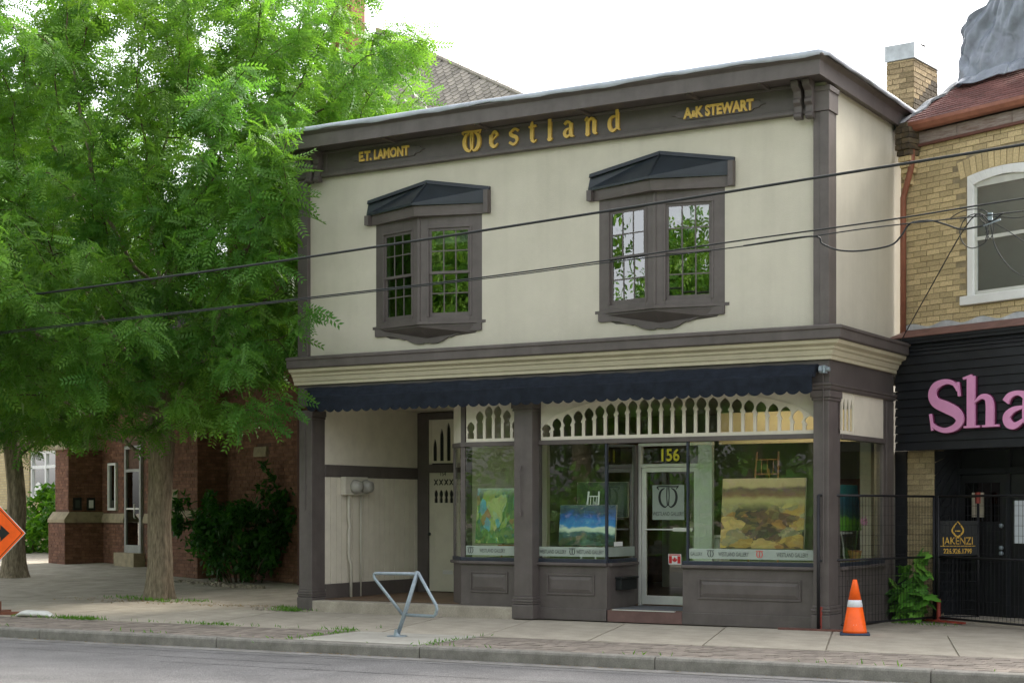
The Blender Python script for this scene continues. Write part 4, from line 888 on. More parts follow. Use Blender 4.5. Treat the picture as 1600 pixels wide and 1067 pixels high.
tn = tarpm.node_tree; vb = tn.nodes.new('ShaderNodeTexVoronoi'); vb.inputs['Scale'].default_value = 2.1; nw = tn.nodes.new('ShaderNodeTexNoise'); nw.inputs['Scale'].default_value = 2.5
tcw = tn.nodes.new('ShaderNodeTexCoord'); wq = tn.nodes.new('ShaderNodeMix'); wq.data_type = 'RGBA'; wq.blend_type = 'LINEAR_LIGHT'; wq.inputs[0].default_value = .35; tn.links.new(tcw.outputs['Object'], wq.inputs[6]); tn.links.new(nw.outputs['Color'], wq.inputs[7]); tn.links.new(tcw.outputs['Object'], nw.inputs['Vector'])
mt_ = tn.nodes.new('ShaderNodeMapping'); mt_.inputs['Rotation'].default_value = (0, R(28), 0); mt_.inputs['Scale'].default_value = (1.5, 1, .38); tn.links.new(wq.outputs[2], mt_.inputs[0]); tn.links.new(mt_.outputs[0], vb.inputs['Vector']); bq = tn.nodes.new('ShaderNodeBump'); bq.inputs['Strength'].default_value = .6; bq.inputs['Distance'].default_value = .10; tn.links.new(vb.outputs['Distance'], bq.inputs['Height']); tn.links.new(bq.outputs[0], tn.nodes['Principled BSDF'].inputs['Normal'])
mb = MB(); nu, nv_ = 170, 80
def fold(a, b):
    w = a*.8+.5*math.sin(b*2.2+a); q = b*1.1+.35*math.sin(a*2.9)
    rid = lambda t: 1-math.sqrt(math.sin(t)**2+.004)
    return .11*rid(a*2.2-q*1.9+.8)+.08*rid(a*4.3+q*2.1+1.2*math.sin(b*2))+.065*rid(w*8-q*3+2)+.035*rid(a*12-q*6+math.sin(b*4))+.03*rid(q*9+a*5)-.16
for i in range(nu+1):
    a = -1.8+5.4*i/nu
    for j in range(nv_+1):
        b = j/nv_
        if a < 0: s, y = -.04+.08*b, 1.32-a
        else: s, y = -.04+a+.08*b*(1-min(a, 1)), 1.32
        if -.3 < a < .3: t_ = (a+.3)/.6; s += .05*(1-abs(a)/.3); y += .05*(1-abs(a)/.3)
        base = rz_(y)+.0 if a >= 0 else rz_(y)
        top = 8.82+.62*min(max(a, 0), 1.5) if a >= 0 else 8.82
        zz = base+(top-base)*b; f_ = fold(a, b)*(.35+.9*b if b < .9 else 1)
        if b < .12 and a > 0: f_ -= .16*(1-b/.12)**.5*(.6+.6*math.sin(a*4)**2)
        if a >= 0: y += f_+.05*b*b
        else: s += f_*.3+.03
        mb.v.append((s, y, zz+.02*math.sin(a*9)*(b < .03)))
for i in range(nu):
    for j in range(nv_):
        q = i*(nv_+1)+j; mb.f.append((q, q+nv_+1, q+nv_+2, q+1))
top0 = [mb.v[i*(nv_+1)+nv_] for i in range(nu+1)]
b0_ = len(mb.v); mb.v += [(max(.9, p[0]+.35), max(p[1], 1.9)+.5, p[2]+.20) for p in top0]
for i in range(nu): mb.f.append((i*(nv_+1)+nv_, (i+1)*(nv_+1)+nv_, b0_+i+1, b0_+i))
me = mb.mesh('tarpaulin', tarpm, True, True); tp_ = bpy.data.objects.new('tarpaulin', me); COL.objects.link(tp_); tp_.location = (8.95, 2.75, 0); tp_.rotation_euler = (0, 0, YA)
md = tp_.modifiers.new('thick', 'SOLIDIFY'); md.thickness = .012
tag(tp_, 'crumpled grey tarpaulin wrapped over the dormer of yellow brick shop', 'tarpaulin')
MB().box(.6, 4.5, 2.0, 3.4, 7.6, 8.6).build('dormer', blackpaint, Yb)
# sooty corbelled brick end
for r in range(10):
    z = 6.42+r*.0815; k = min(r, 6)/6
    for a, b in ((-.10, .02), (.032, .04+.12*k)):
        if b-a > .03: MB().box(a-.0, b, .30-.20*k, .60, z, z+.072).build('brick', dkbrick if r > 4 else ybrick, Yb)
MB().box(-.10, .10, .12, .6, 7.235, 7.30).build('brick_end', dkbrick, Yb)
MB().box(-.21, -.105, .36, .6, 4.0, 7.0).build('brick_end', ymort, Yb)
# ground-floor pier, black panel, recess and doors
MB().box(-.10, .39, .385, .9, 0, 2.48).build('pier', ymort, Yb)
lay(Yb, (0, 0), EX, .385, courses(-.10, .39, .02, 2.47, .0815, .225), M('weathered_yellow_brick', (.47, .38, .22), .9, .25, 9, .6, 90, .2, perobj=.2, dirt=.25), 400)
MB().box(-.34, -.105, .34, .5, 0, 2.48).build('side_panel', blackpaint, Yb)
MB().box(-.1, 5.5, .35, 1.0, 2.482, 2.6).build('recess_ceiling', blackpaint, Yb)
MB().box(.36, .392, .60, .94, 0, 2.48).build('recess_wall', blackpaint, Yb)
for i in range(15):                              # diagonal boards on the left cheek of the doorway
    z0 = -.35+i*.19; A_ = (.40, z0+.0); 
    m_ = MB(); zz = [(.39, z0), (.92, z0+.60), (.92, z0+.60+.172), (.39, z0+.172)]
    zz = [(y, min(max(z, .02), 2.47)) for y, z in zz]
    if zz[2][1]-zz[1][1] < .01 and zz[3][1]-zz[0][1] < .01: continue
    m_.ext([(.393, y, z) for y, z in zz], (.02, 0, 0)).build('diagonal_board', blackpaint, Yb)
MB().box(.41, 5.5, .92, .949, 0, 2.48).build('back_panel', blackpaint, Yb)
MB().box(.41, 5.5, .3, .93, -.05, .06).build('threshold', concrete, Yb)
blk2 = M('black_door_paint', (.014, .015, .016), .35, .2, 4, .1, 40, .45)
dd = MB().box(.47, 1.27, .885, .93, .07, 2.12).build('door', blk2, Yb, bevel=.004)
mb = MB()
for (a, b, za, zb) in ((.57, 1.17, .95, 1.10), (.57, 1.17, 1.16, 1.30), (.57, .84, .25, .85), (.90, 1.17, .25, .85)):
    for (p, q, r, s) in ((a, b, za, za+.02), (a, b, zb-.02, zb), (a, a+.02, za, zb), (b-.02, b, za, zb)): mb.box(p, q, .872, .886, r, s)
mb.build('panel_moulding', blk2, dd)
for i in range(4): MB().box(.56+i*.158, .56+i*.158+.135, .876, .884, 1.44, 2.0).build('pane', glass_mat('doorlight', (.1, .1, .1), .8) if i == 0 else MATS['doorlight'], dd)
mb = MB()
for i in range(3): mb.box(.70+i*.158, .712+i*.158, .870, .882, 1.44, 2.0)
mb.build('glazing_bar', blk2, dd)
MB().box(.69, .90, .862, .868, 1.50, 1.86).build('notice', M('tan_paper', (.50, .44, .34), .8), dd)
for zz in (.98, 1.06, 1.38):
    k_ = MB().lathe([(.02, 0), (.034, .03), (.03, .055), (.012, .06)], (0, 0), 12).build('door_knob', galv, dd, smooth=True, loc=(1.215, .886, zz)); k_.rotation_euler = (R(90), 0, 0)
d2 = MB().box(1.36, 2.3, .885, .93, .07, 2.12).build('door', blk2, Yb, bevel=.004)
MB().box(1.43, 1.70, .862, .868, 1.13, 1.74).build('notice', M('white_paper', (.62, .66, .70), .8, .06, 6), d2)
MB().box(1.28, 1.35, .87, .94, .06, 2.47).box(.41, .465, .87, .94, .06, 2.47).box(.465, 2.4, .87, .94, 2.13, 2.22).build('door_frame', blackpaint, Yb)

# chimney on the party wall
CH = thing('brick_chimney', 'weathered yellow brick chimney with metal cap between the two roofs', 'chimney', (8.80, 4.1, 0), R(-6))
MB().box(-.44, -.008, .008, .93, 6.9, 8.60).build('chimney_core', ymort, CH)
lay(CH, (0, 0), EX, 0.002, courses(-.45, 0, 7.0, 8.58, .0815, .225), chbrick, 300, .008)
cr = courses(0, .94, 7.0, 8.58, .0815, .225); darker = lambda c: c[2] < 7.90+.52*(c[0]+c[1]/2)  # right-face bricks below a rising diagonal get the darker brick colour
lay(CH, (-.004, 0), EY, 0.0, [c for c in cr if not darker(c)], chbrick, 300, .008); lay(CH, (-.004, 0), EY, 0.0, [c for c in cr if darker(c)], dkbrick, 300, .008)
MB().box(-.47, .02, -.025, .97, 8.585, 8.83).build('chimney_cap', M('galvanised_cap', (.42, .44, .45), .45, .15, 6, 0, 1, .5, .4, dirt=.3), CH, bevel=.005)
MB().lathe([(.10, 8.83), (.11, 8.93), (.07, 8.95)], (-.18, .6), 12).build('flue', M('dark_flue', (.04, .035, .03), .8), CH)

# ------------------------------------------------------------------ brick church on the left (same turn)
CO = (-7.36, 5.82); Cc = thing('brick_church', 'red brick church with buff stone bands, side porch and scalloped slate roof', 'building', (CO[0], CO[1], 0), YA)
def wl(x, y):
    dx, dy = x-CO[0], y-CO[1]; c, s = math.cos(-YA), math.sin(-YA); return (dx*c-dy*s, dx*s+dy*c)
def wbox(mb, x0, x1, y0, y1, z0, z1):
    p = [wl(x0, y0), wl(x1, y0), wl(x1, y1), wl(x0, y1)]; return mb.hexa([(a, b, z0) for a, b in p]+[(a, b, z1) for a, b in p])
rb = []
MB().box(-8.93, -8.02, .20, 1.2, 0, 4.6).box(-8.01, -1.44, 1.10, 1.5, 0, 4.6).box(-1.42, -.02, .02, 1.4, 0, 5.2).box(0, 4.2, .72, 1.3, 0, 8.5).build('wall', rmort, Cc)
lay(Cc, (0, 0), EX, .02, courses(-1.42, -.02, .15, 5.2, .075, .215, lambda a, b, z, zz: 1.42 < zz and z < 1.60), rbrick, 90)
lay(Cc, (-.02, 0), EY, 0, courses(.02, .72, .15, 5.2, .075, .215), rbrick, 30)
lay(Cc, (0, 0), EX, .72, courses(0, 4.2, .15, 8.5, .075, .215, lambda a, b, z, zz: 1.3 < a < 1.9 and 2.7 < z < 2.95), rbrick, 60)
lay(Cc, (0, 0), EX, .20, courses(-8.93, -8.02, .2, 4.6, .075, .215, lambda a, b, z, zz: 1.28 < zz and z < 1.56), rbrick, 40)
lay(Cc, (-8.02, 0), EY, 0, courses(.20, 1.10, .2, 4.6, .075, .215, lambda a, b, z, zz: 1.28 < zz and z < 1.5), rbrick, 40)
lay(Cc, (0, 0), EX, 1.10, courses(-8.0, -1.44, .2, 4.6, .075, .215, lambda a, b, z, zz: (b > -7.55 and a < -7.0 and z < 2.8 and zz > 1.6) or (b > -6.48 and a < -5.35 and z < 3.4) or (1.28 < zz and z < 1.5)), rbrick, 40)
# lower plinths and stone bands
lay(Cc, (0, 0), EX, .05, [], rbrick, 0)
MB().box(-9.10, -7.95, .08, 1.1, 0, 1.28).build('plinth', rmort, Cc); lay(Cc, (0, 0), EX, .08, courses(-9.1, -7.95, .2, 1.28, .075, .215), rbrick, 40); lay(Cc, (-7.95, 0), EY, 0, courses(.08, 1.1, .2, 1.28, .075, .215), rbrick, 0)
def stonecap(s0, s1, y0, z0, z1, cut=.14, y1=1.12):
    m_ = MB(); m_.ext([(s0, y0, z0), (s0, y0, z0+.08), (s0, y0+cut, z1), (s0, y1, z1), (s0, y1, z0)], (s1-s0, 0, 0)); return m_.build('stone_band', stone, Cc, bevel=.008)
stonecap(-9.12, -7.93, .05, 1.285, 1.56); stonecap(-1.5, .03, -.05, 1.43, 1.60, .06, .7); stonecap(-7.92, -6.5, 1.03, 1.285, 1.52, .05, 1.3); stonecap(-5.3, -1.5, 1.03, 1.285, 1.52, .05, 1.3)
stonecap(-9.05, -7.9, .10, 3.15, 3.42); stonecap(1.32, 1.88, .66, 2.72, 2.93, .02, .9); stonecap(-9.1, -1.4, .9, 4.6, 4.75, .05, 1.5); stonecap(-1.5, .05, -.06, 5.2, 5.5, .2, 1.4)
MB().box(-1.40, -1.0, -.005, .05, 1.63, 2.06).build('stone_plaque', stone, Cc)
wn = MB().box(-7.53, -7.46, 1.04, 1.12, 1.60, 2.8).box(-7.08, -7.01, 1.04, 1.12, 1.60, 2.8).box(-7.46, -7.08, 1.04, 1.12, 1.60, 1.66).box(-7.46, -7.08, 1.04, 1.12, 2.74, 2.8).build('window', white, Cc)
MB().box(-7.46, -7.08, 1.085, 1.09, 1.66, 2.74).build('pane', MATS['doorlight'], wn)
dr = MB().box(-6.42, -6.33, 1.03, 1.10, .55, 3.2).box(-5.50, -5.41, 1.03, 1.10, .55, 3.2).box(-6.33, -5.50, 1.03, 1.10, .55, .74).box(-6.33, -5.50, 1.03, 1.10, 2.55, 2.62).box(-6.33, -5.50, 1.03, 1.10, 3.12, 3.2).build('door', M('dull_white', (.30, .30, .28), .5), Cc)
MB().box(-6.33, -5.50, 1.06, 1.065, .74, 2.55).build('pane', MATS['doorlight'], dr); MB().tube([(-5.66, 1.0, 1.40), (-5.66, .97, 1.42), (-5.66, .97, 1.75), (-5.66, 1.0, 1.77)], .015, 6).build('handle', alu, dr); MB().box(-6.33, -5.5, 1.04, 1.09, 1.62, 1.66).build('push_bar', alu, dr)
MB().box(-6.55, -5.3, .80, 1.1, .2, .55).build('step', stone, Cc, bevel=.01)
for a in (.42, .78): 
    nb_ = MB().box(-8.0, -7.97, a-.11, a+.11, 1.60, 1.92).build('notice_board', black, Cc); MB().box(-7.969, -7.966, a-.06, a+.06, 1.66, 1.86).build('notice', white if a > .5 else greytxt, nb_)
MB().tube([(3.35, .66, .1), (3.35, .66, 8.3)], .05, 8).build('downspout', M('rust_brown_pipe', (.10, .04, .03), .6), Cc)
# porch roof, nave wall and roof
slate = M('slate', (.27, .24, .20), .8, .2, 8, .3, 60, perobj=.30); slated = M('slate_bed', (.03, .028, .026), .9)
MB().hexa([(-9.0, .3, 4.7), (-1.4, .9, 4.7), (-1.4, 1.6, 4.7), (-9.0, 1.6, 4.7), (-9.0, 1.2, 5.3), (-1.4, 1.5, 5.3), (-1.4, 1.6, 5.3), (-9.0, 1.6, 5.3)]).build('porch_roof', slated, Cc)
wbox(MB(), -9.25, 1.3, 10.0, 10.4, 0, 9.0).build('nave_wall', M('nave_brick', (.20, .07, .045), .9, .2, 6), Cc); wbox(MB(), .9, 1.3, 10.4, 20, 0, 9.0).build('nave_wall', MATS['nave_brick'], Cc)
def rp(x, y, up=0): a, b = wl(x, y-up*.7); return (a, b, 11.29+1.043*(y-12)+up*.7)
def wp(x, y, z): a, b = wl(x, y); return (a, b, z)
e0 = rp(-9.3, 9.8); e1 = rp(1.45, 9.8); tpx = rp(-9.3, 15.1)
MB().ext([e0, e1, tpx], (0, 0, -.12)).build('nave_roof', slated, Cc)
MB().ext([wp(1.45, 9.8, 8.99), wp(1.45, 20.4, 8.99), wp(-9.3, 15.1, 14.5)], (0, 0, -.12)).build('nave_roof', slated, Cc)
MB().tube([(e1[0], e1[1], e1[2]+.03), (tpx[0], tpx[1], tpx[2]+.03)], .055, 6).build('hip_ridge', slate, Cc)
# fish-scale slates
sl = MB(); prof_ = [(-.105, .20), (-.105, .02), (-.06, -.06), (0, -.10), (.06, -.06), (.105, .02), (.105, .20)]
sl.ext([(a*.97, b, 0.0) for a, b in prof_], (0, 0, .022)); slm = sl.mesh('slate', slate)
cells = []
for r in range(34):
    yv = 10.0+r*.115
    for c in range(-46, 8):
        x = c*.216+(.108 if r % 2 else 0)
        if x > -3.015-(yv-12)*2.03-.12 or x < -9.2: continue
        dx, dy, dz = x-16.468, yv+20.715, 11.29+1.043*(yv-12)-1.6; w_ = -dx*.515+dy*.857; u = 800+2550*(dx*.857+dy*.515)/w_; v = 797-2550*dz/w_
        cells.append(((u > 640 and v < 175), x, yv))
cells.sort(key=lambda c: not c[0]); sang = math.atan(1.043)
mbs = MB()
for k, (vis, x, yv) in enumerate(cells):
    a, b, zz = rp(x, yv)
    if k < 300: 
        o = place('slate', slm, Cc, (a, b, zz+.012), (sang+.03, random.uniform(-.01, .01), 0)); o.rotation_mode = 'ZYX' if False else 'XYZ'; o.rotation_euler = (Matrix.Rotation(-YA, 3, 'Z') @ Matrix.Rotation(sang-.10, 3, 'X')).to_euler()
    else:
        m3 = (Matrix.Rotation(-YA, 3, 'Z') @ Matrix.Rotation(sang-.10, 3, 'X')); q = [m3 @ Vector((p, r_, 0.0))+Vector((a, b, zz+.012)) for p, r_ in prof_]; nn = m3 @ Vector((0, 0, .014)); mbs.ext(q, nn)
tag(mbs.build('slate_field', slate, Cc), kind='stuff')
rc = MB(); wbox(rc, -10.0, -9.33, 14.0, 14.6, 0, 15.6); rc.build('chimney_stack', MATS['nave_brick'], Cc)

# yellow brick building beyond the church
def brickmat(name, c1, c2, mo, sc):
    m = bpy.data.materials.new(name); m.use_nodes = True; t = m.node_tree; N = t.nodes; L = t.links; p = N['Principled BSDF']; p.inputs['Roughness'].default_value = .9
    tc = N.new('ShaderNodeTexCoord'); sp = N.new('ShaderNodeSeparateXYZ'); cb_ = N.new('ShaderNodeCombineXYZ'); L.new(tc.outputs['Object'], sp.inputs[0]); L.new(sp.outputs[0], cb_.inputs[0]); L.new(sp.outputs[2], cb_.inputs[1])
    b = N.new('ShaderNodeTexBrick'); b.inputs['Color1'].default_value = (*c1, 1); b.inputs['Color2'].default_value = (*c2, 1); b.inputs['Mortar'].default_value = (*mo, 1); b.inputs['Scale'].default_value = 1; b.inputs['Mortar Size'].default_value = .012; b.inputs['Brick Width'].default_value = .24; b.inputs['Row Height'].default_value = .085
    L.new(cb_.outputs[0], b.inputs['Vector']); L.new(b.outputs[0], p.inputs['Base Color']); bp = N.new('ShaderNodeBump'); bp.inputs['Strength'].default_value = .5; bp.invert = True; L.new(b.outputs['Fac'], bp.inputs['Height']); L.new(bp.outputs[0], p.inputs['Normal']); return m
FY = thing('yellow_brick_house', 'pale yellow brick house with white window behind the thin tree trunk', 'building', (-24, 16, 0), YA)
yb2 = brickmat('far_yellow_brick', (.50, .40, .21), (.40, .31, .15), (.34, .28, .18), 1)
MB().box(-14, .85, 0, .4, -.2, 7.5).box(3.65, 8, 0, .4, -.2, 7.5).box(.85, 3.65, 0, .4, -.2, 1.95).box(.85, 3.65, 0, .4, 3.45, 7.5).build('wall', yb2, FY)
wf = MB(); wf.box(.85, .97, .05, .15, 1.95, 3.45).box(3.53, 3.65, .05, .15, 1.95, 3.45).box(.97, 3.53, .05, .15, 1.95, 2.05).box(.97, 3.53, .05, .15, 3.35, 3.45).box(2.10, 2.22, .05, .15, 2.05, 3.35).box(.97, 2.1, .06, .14, 2.90, 3.0).box(2.22, 3.53, .06, .14, 2.90, 3.0)
wf = wf.build('window', white, FY); MB().box(.97, 3.53, .10, .105, 2.05, 3.35).build('pane', sashglass, wf)
MB().box(-14, 8, .42, 6, -.2, 7.4).build('wall_core', MATS['dark_core'], FY); MB().box(.8, 3.7, -.03, .1, 3.46, 3.75).build('lintel', yb2, FY); MB().box(-14.2, 8.2, -.2, 6.2, 7.5, 7.8).build('roof', slated, FY)
MB().lathe([(.30, 0), (.33, 0), (.33, .01), (.30, .01)], (0, 0), 24).build('ring_emblem', white, FY, loc=(1.45, .085, 2.15)).rotation_euler = (R(90), 0, 0)

# ------------------------------------------------------------------ trees
def frond_template(K=7, L=.33, lw=.031, ll=.088):
    v = []; 
    for k in range(K):
        t = (k+1)/(K+.4); x = L*t; z = -.35*L*t*t
        for sg in (-1, 1):
            a = R(58-14*t); dx, dy = math.cos(a), math.sin(a)*sg; l = ll*(1-.35*abs(t-.5)); px, py = -dy*sg, dx*sg
            v += [(x, 0, z), (x+dx*l*.45+px*lw*.5, dy*l*.45+py*lw*.5, z-.004), (x+dx*l, dy*l, z-.014), (x+dx*l*.45-px*lw*.5, dy*l*.45-py*lw*.5, z-.004)]
    return np.array(v)
def blade_template(L=.12, w=.06):
    return np.array([(0, 0, 0), (L*.35, w*.5, -.01), (L, 0, -.03), (L*.35, -w*.5, -.01)])
def scatter(name, tmpl, pos, dirs, roll, scale, tint, mat, parent):
    """one quad mesh: the template turned so +x follows dirs, at each pos"""
    n = len(pos); d = dirs/np.linalg.norm(dirs, axis=1, keepdims=True); up = np.tile([0., 0., 1.], (n, 1))
    y = np.cross(up, d); y /= np.linalg.norm(y, axis=1, keepdims=True)+1e-9; z = np.cross(d, y)
    c, s = np.cos(roll)[:, None], np.sin(roll)[:, None]; y, z = y*c+z*s, z*c-y*s
    V = (pos[:, None, :]+scale[:, None, None]*(tmpl[None, :, 0:1]*d[:, None, :]+tmpl[None, :, 1:2]*y[:, None, :]+tmpl[None, :, 2:3]*z[:, None, :])).reshape(-1, 3)
    nv = len(V); nf = nv//4; me = bpy.data.meshes.new(name)
    me.vertices.add(nv); me.vertices.foreach_set('co', V.ravel().astype(np.float32)); me.loops.add(nv); me.loops.foreach_set('vertex_index', np.arange(nv, dtype=np.int32))
    me.polygons.add(nf); me.polygons.foreach_set('loop_start', np.arange(0, nv, 4, dtype=np.int32))
    at = me.attributes.new('tint', 'FLOAT', 'POINT'); at.data.foreach_set('value', np.repeat(tint, len(tmpl)).astype(np.float32))
    me.materials.append(mat); me.update(calc_edges=True); me.validate()
    o = bpy.data.objects.new(name, me); COL.objects.link(o); o.parent = parent; return o
def colonize(start, attr, D=.28, di=3.5, dk=.42, iters=120, bias=(0, 0, .12)):
    N = [np.array(p, float) for p in start]; par = list(range(-1, len(start)-1)); A = np.array(attr)
    P = np.array(N); dist = np.linalg.norm(A[:, None]-P[None], axis=2); near = dist.argmin(1); nd = dist.min(1); alive = np.ones(len(A), bool); b = np.array(bias)
    for it in range(iters):
        m = alive & (nd < (di if it > 8 else 99))
        if not m.any(): break
        idx = np.where(m)[0]; dv = A[idx]-P[near[idx]]; dv /= np.linalg.norm(dv, axis=1, keepdims=True)+1e-9
        acc = np.zeros_like(P); np.add.at(acc, near[idx], dv); cnt = np.bincount(near[idx], minlength=len(P)); g = np.where(cnt > 0)[0]
        dirs = acc[g]/cnt[g][:, None]+b+rng.normal(0, .16, (len(g), 3)); dirs /= np.linalg.norm(dirs, axis=1, keepdims=True)+1e-9
        new = P[g]+dirs*D; k0 = len(P); P = np.vstack([P, new]); par += [int(x) for x in g]
        dn = np.linalg.norm(A[:, None]-new[None], axis=2); j = dn.argmin(1); md = dn.min(1); bt = md < nd; near[bt] = k0+j[bt]; nd[bt] = md[bt]; alive &= nd > dk
        if len(P) > 9000: break
    return P, par
def limbs_mesh(P, par, rad, rmin, rmax, name, mat, parent):
    mb = MB(); 
    for i, p in enumerate(par):
        if p < 0 or not (rmin <= rad[i] < rmax): continue
        a, b = P[p], P[i]; d = b-a; L = np.linalg.norm(d); 
        if L < 1e-5: continue
        d /= L; u = np.cross(d, [0, 0, 1.]) if abs(d[2]) < .95 else np.cross(d, [1., 0, 0]); u /= np.linalg.norm(u); w = np.cross(d, u); ra, rb_ = min(rad[p], rad[i]*1.35), rad[i]
        k = 8 if rad[i] > .05 else (5 if rad[i] > .015 else 3); q = len(mb.v); b2 = b+d*rb_*.5
        for c, r_ in ((a, ra), (b2, rb_)):
            for j in range(k):
                t = 2*math.pi*j/k; mb.v.append(tuple(c+(u*math.cos(t)+w*math.sin(t))*r_))
        for j in range(k): mb.f.append((q+j, q+(j+1) % k, q+k+(j+1) % k, q+k+j))
    me = mb.mesh(name, mat, True, False); o = bpy.data.objects.new(name, me); COL.objects.link(o); o.parent = parent; return o
def trunk_mesh(path, radii, sides=40, flare=.35, seed=0):
    mb = MB(); rs = random.Random(seed); ph = [rs.uniform(0, 6.28) for _ in range(6)]; n = len(path)
    for i, (p, r_) in enumerate(zip(path, radii)):
        h = p[2]-path[0][2]
        for k in range(sides):
            a = 2*math.pi*k/sides; f = 1+.05*math.sin(3*a+ph[0])+.035*math.sin(7*a+ph[1]+h*.6)+.03*math.sin(13*a+ph[2]+h*1.1)+.025*math.sin(19*a+ph[3]-h*1.7)
            f += flare*math.exp(-h/.22)*(.7+.5*math.sin(5*a+ph[4])); mb.v.append((p[0]+math.cos(a)*r_*f, p[1]+math.sin(a)*r_*f, p[2]))
    for i in range(n-1):
        for k in range(sides): k2 = (k+1) % sides; mb.f.append((i*sides+k, i*sides+k2, (i+1)*sides+k2, (i+1)*sides+k))
    mb.f.append(tuple((n-1)*sides+k for k in range(sides))); return mb
def bpath(pts, n):
    P = [Vector(p) for p in pts]; out = []
    for i in range(len(P)-1):
        p0 = P[max(i-1, 0)]; p1 = P[i]; p2 = P[i+1]; p3 = P[min(i+2, len(P)-1)]
        for j in range(n):
            t = j/n; out.append(.5*((2*p1)+(p2-p0)*t+(2*p0-5*p1+4*p2-p3)*t*t+(3*p1-p0-3*p2+p3)*t**3))
    out.append(P[-1]); return out
def locust_tree(label, base, tr_pts, tr_r, ells, nattr, nfr, seed, ok=None, group=None, frond=None, sc=(.75, 1.25)):
    global rng; rng = np.random.default_rng(seed)
    T = thing('locust_tree', label, 'tree', base, 0, group); B = np.array(base)
    path = bpath(tr_pts, 6); m = len(tr_pts); rr = np.interp(np.linspace(0, m-1, len(path)), range(m), tr_r)
    trunk_mesh([tuple(p) for p in path], rr, seed=seed).build('trunk', bark, T, smooth=True)
    att = []; wts = [(e[1][0]*e[1][1]*e[1][2])**.75 for e in ells]; tot = sum(wts)
    for (c, r_), w in zip(ells, wts):
        n = int(nattr*w/tot); cl = rng.normal(size=(max(10, n//5), 3)); cl /= np.linalg.norm(cl, axis=1, keepdims=True); cl *= rng.uniform(.35, 1, (len(cl), 1))**.5
        pts = np.repeat(cl, 7, axis=0)+rng.normal(0, .07, (len(cl)*7, 3)); pts = pts[np.linalg.norm(pts, axis=1) < 1.04][:n]
        att.append(pts*np.array(r_)+np.array(c))
    A = np.vstack(att); 
    if ok is not None: A = A[np.array([ok(p+B) for p in A])]
    top = np.array(path[-1]); st = [np.array(p) for p in path[len(path)//2::3]]+[top]
    P, par = colonize(st, A)
    if ok is not None:
        good = np.array([ok(p+B) or i < len(st) for i, p in enumerate(P)])
    else: good = np.ones(len(P), bool)
    n = len(P); des = np.zeros(n); ch = np.zeros(n, int)
    for i in range(n-1, -1, -1):
        if ch[i] == 0: des[i] = 1
        if par[i] >= 0: des[par[i]] += des[i]; ch[par[i]] += 1
    rad = .0075*des**.46; rad[:len(st)] = np.minimum(rad[:len(st)], tr_r[-1]*.95)
    limbs_mesh(P, par, rad, .022, 9, 'limbs', bark, T); limbs_mesh(P, par, rad, 0, .022, 'twigs', twig, T)
    print('nodes', n)
    leafy = np.where((rad < .026) & good & (np.arange(n) > len(st)))[0]
    per = max(1, int(nfr/len(leafy))); pi = np.repeat(leafy, per); k = len(pi); pp = P[np.array(par)[pi]]; t = rng.uniform(0, 1, (k, 1)); pos = pp*(1-t)+P[pi]*t+rng.normal(0, .10, (k, 3))
    bd = P[pi]-pp; d = bd*1.2/.3+rng.normal(0, .75, (k, 3)); d[:, 2] = d[:, 2]*.5-.45; 
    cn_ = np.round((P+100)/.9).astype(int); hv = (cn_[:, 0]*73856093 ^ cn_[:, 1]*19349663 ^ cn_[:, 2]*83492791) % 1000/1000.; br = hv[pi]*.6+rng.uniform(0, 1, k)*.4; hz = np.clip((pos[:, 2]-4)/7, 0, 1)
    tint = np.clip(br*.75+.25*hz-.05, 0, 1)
    if ok is not None:
        g = np.array([ok(p+B) for p in pos]); pos, d, tint = pos[g], d[g], tint[g]; k = len(pos)
    scatter('crown', frond if frond is not None else frond_template(), pos, d, rng.normal(0, .9, k), rng.uniform(*sc, k), tint, locust, T)
    return T
def clear1(p):
    x, y, z = p
    if x > -.30 and y > -.55 and z < 8.0: return False              # keep out of the gallery building
    if x > -1.0 and y > .5 and z < 7.4: return x < -.35
    if z < 2.5: return False
    if z > 7.4 and x > (2.0 if 9.2 < z < 9.95 else 1.55)-(y-1.3)*.65: return False
    if y < -.5 and x > 1.15-(y+1)*.5 and z < 7.2: return False
    return True
locust_tree('broad honey locust with thick furrowed trunk beside the gallery', (-4.20, 1.28, 0.0),
    [(0, 0, -.05), (.02, .02, .6), (-.02, .05, 1.4), (.0, .06, 2.2), (.02, .05, 2.9), (-.05, .1, 3.8)], [.25, .222, .20, .205, .235, .18],
    [((-.2, .3, 7.8), (4.7, 4.2, 4.4)), ((2.5, -1.4, 5.2), (2.1, 1.5, 2.1)), ((1.9, -1.3, 3.75), (2.2, 1.2, .8)), ((4.4, 2.0, 8.9), (2.0, 1.6, 1.4)), ((-2.4, -1.0, 4.3), (3.2, 2.2, 1.5)), ((2.4, .6, 9.6), (2.6, 2.2, 1.8)), ((.0, -1.4, 3.7), (3.4, 1.2, .9)), ((4.3, -2.6, 7.6), (1.4, .7, .9)), ((4.0, -2.5, 6.0), (1.2, .6, 1.2)), ((2.8, .0, 7.6), (1.6, 1.6, 1.6)), ((-3.5, -2.0, 6.0), (3.0, 2.0, 2.5)), ((-.6, -4.2, 5.3), (3.3, 1.7, 2.0)), ((1.6, -3.4, 4.3), (2.0, 1.0, 1.0)), ((4.3, -2.3, 4.9), (1.1, .7, 2.5)), ((-1.2, -5.6, 5.1), (3.6, 1.2, 1.8)), ((-2.6, -.6, 3.1), (2.0, 1.0, .6)), ((3.6, -2.2, 3.3), (1.3, .7, .7)), ((5.3, .7, 9.55), (.8, .4, .35))], 7600, 46000, 5, clear1, sc=(.55, 1.4))
def clear2(p): return p[2] > 2.6
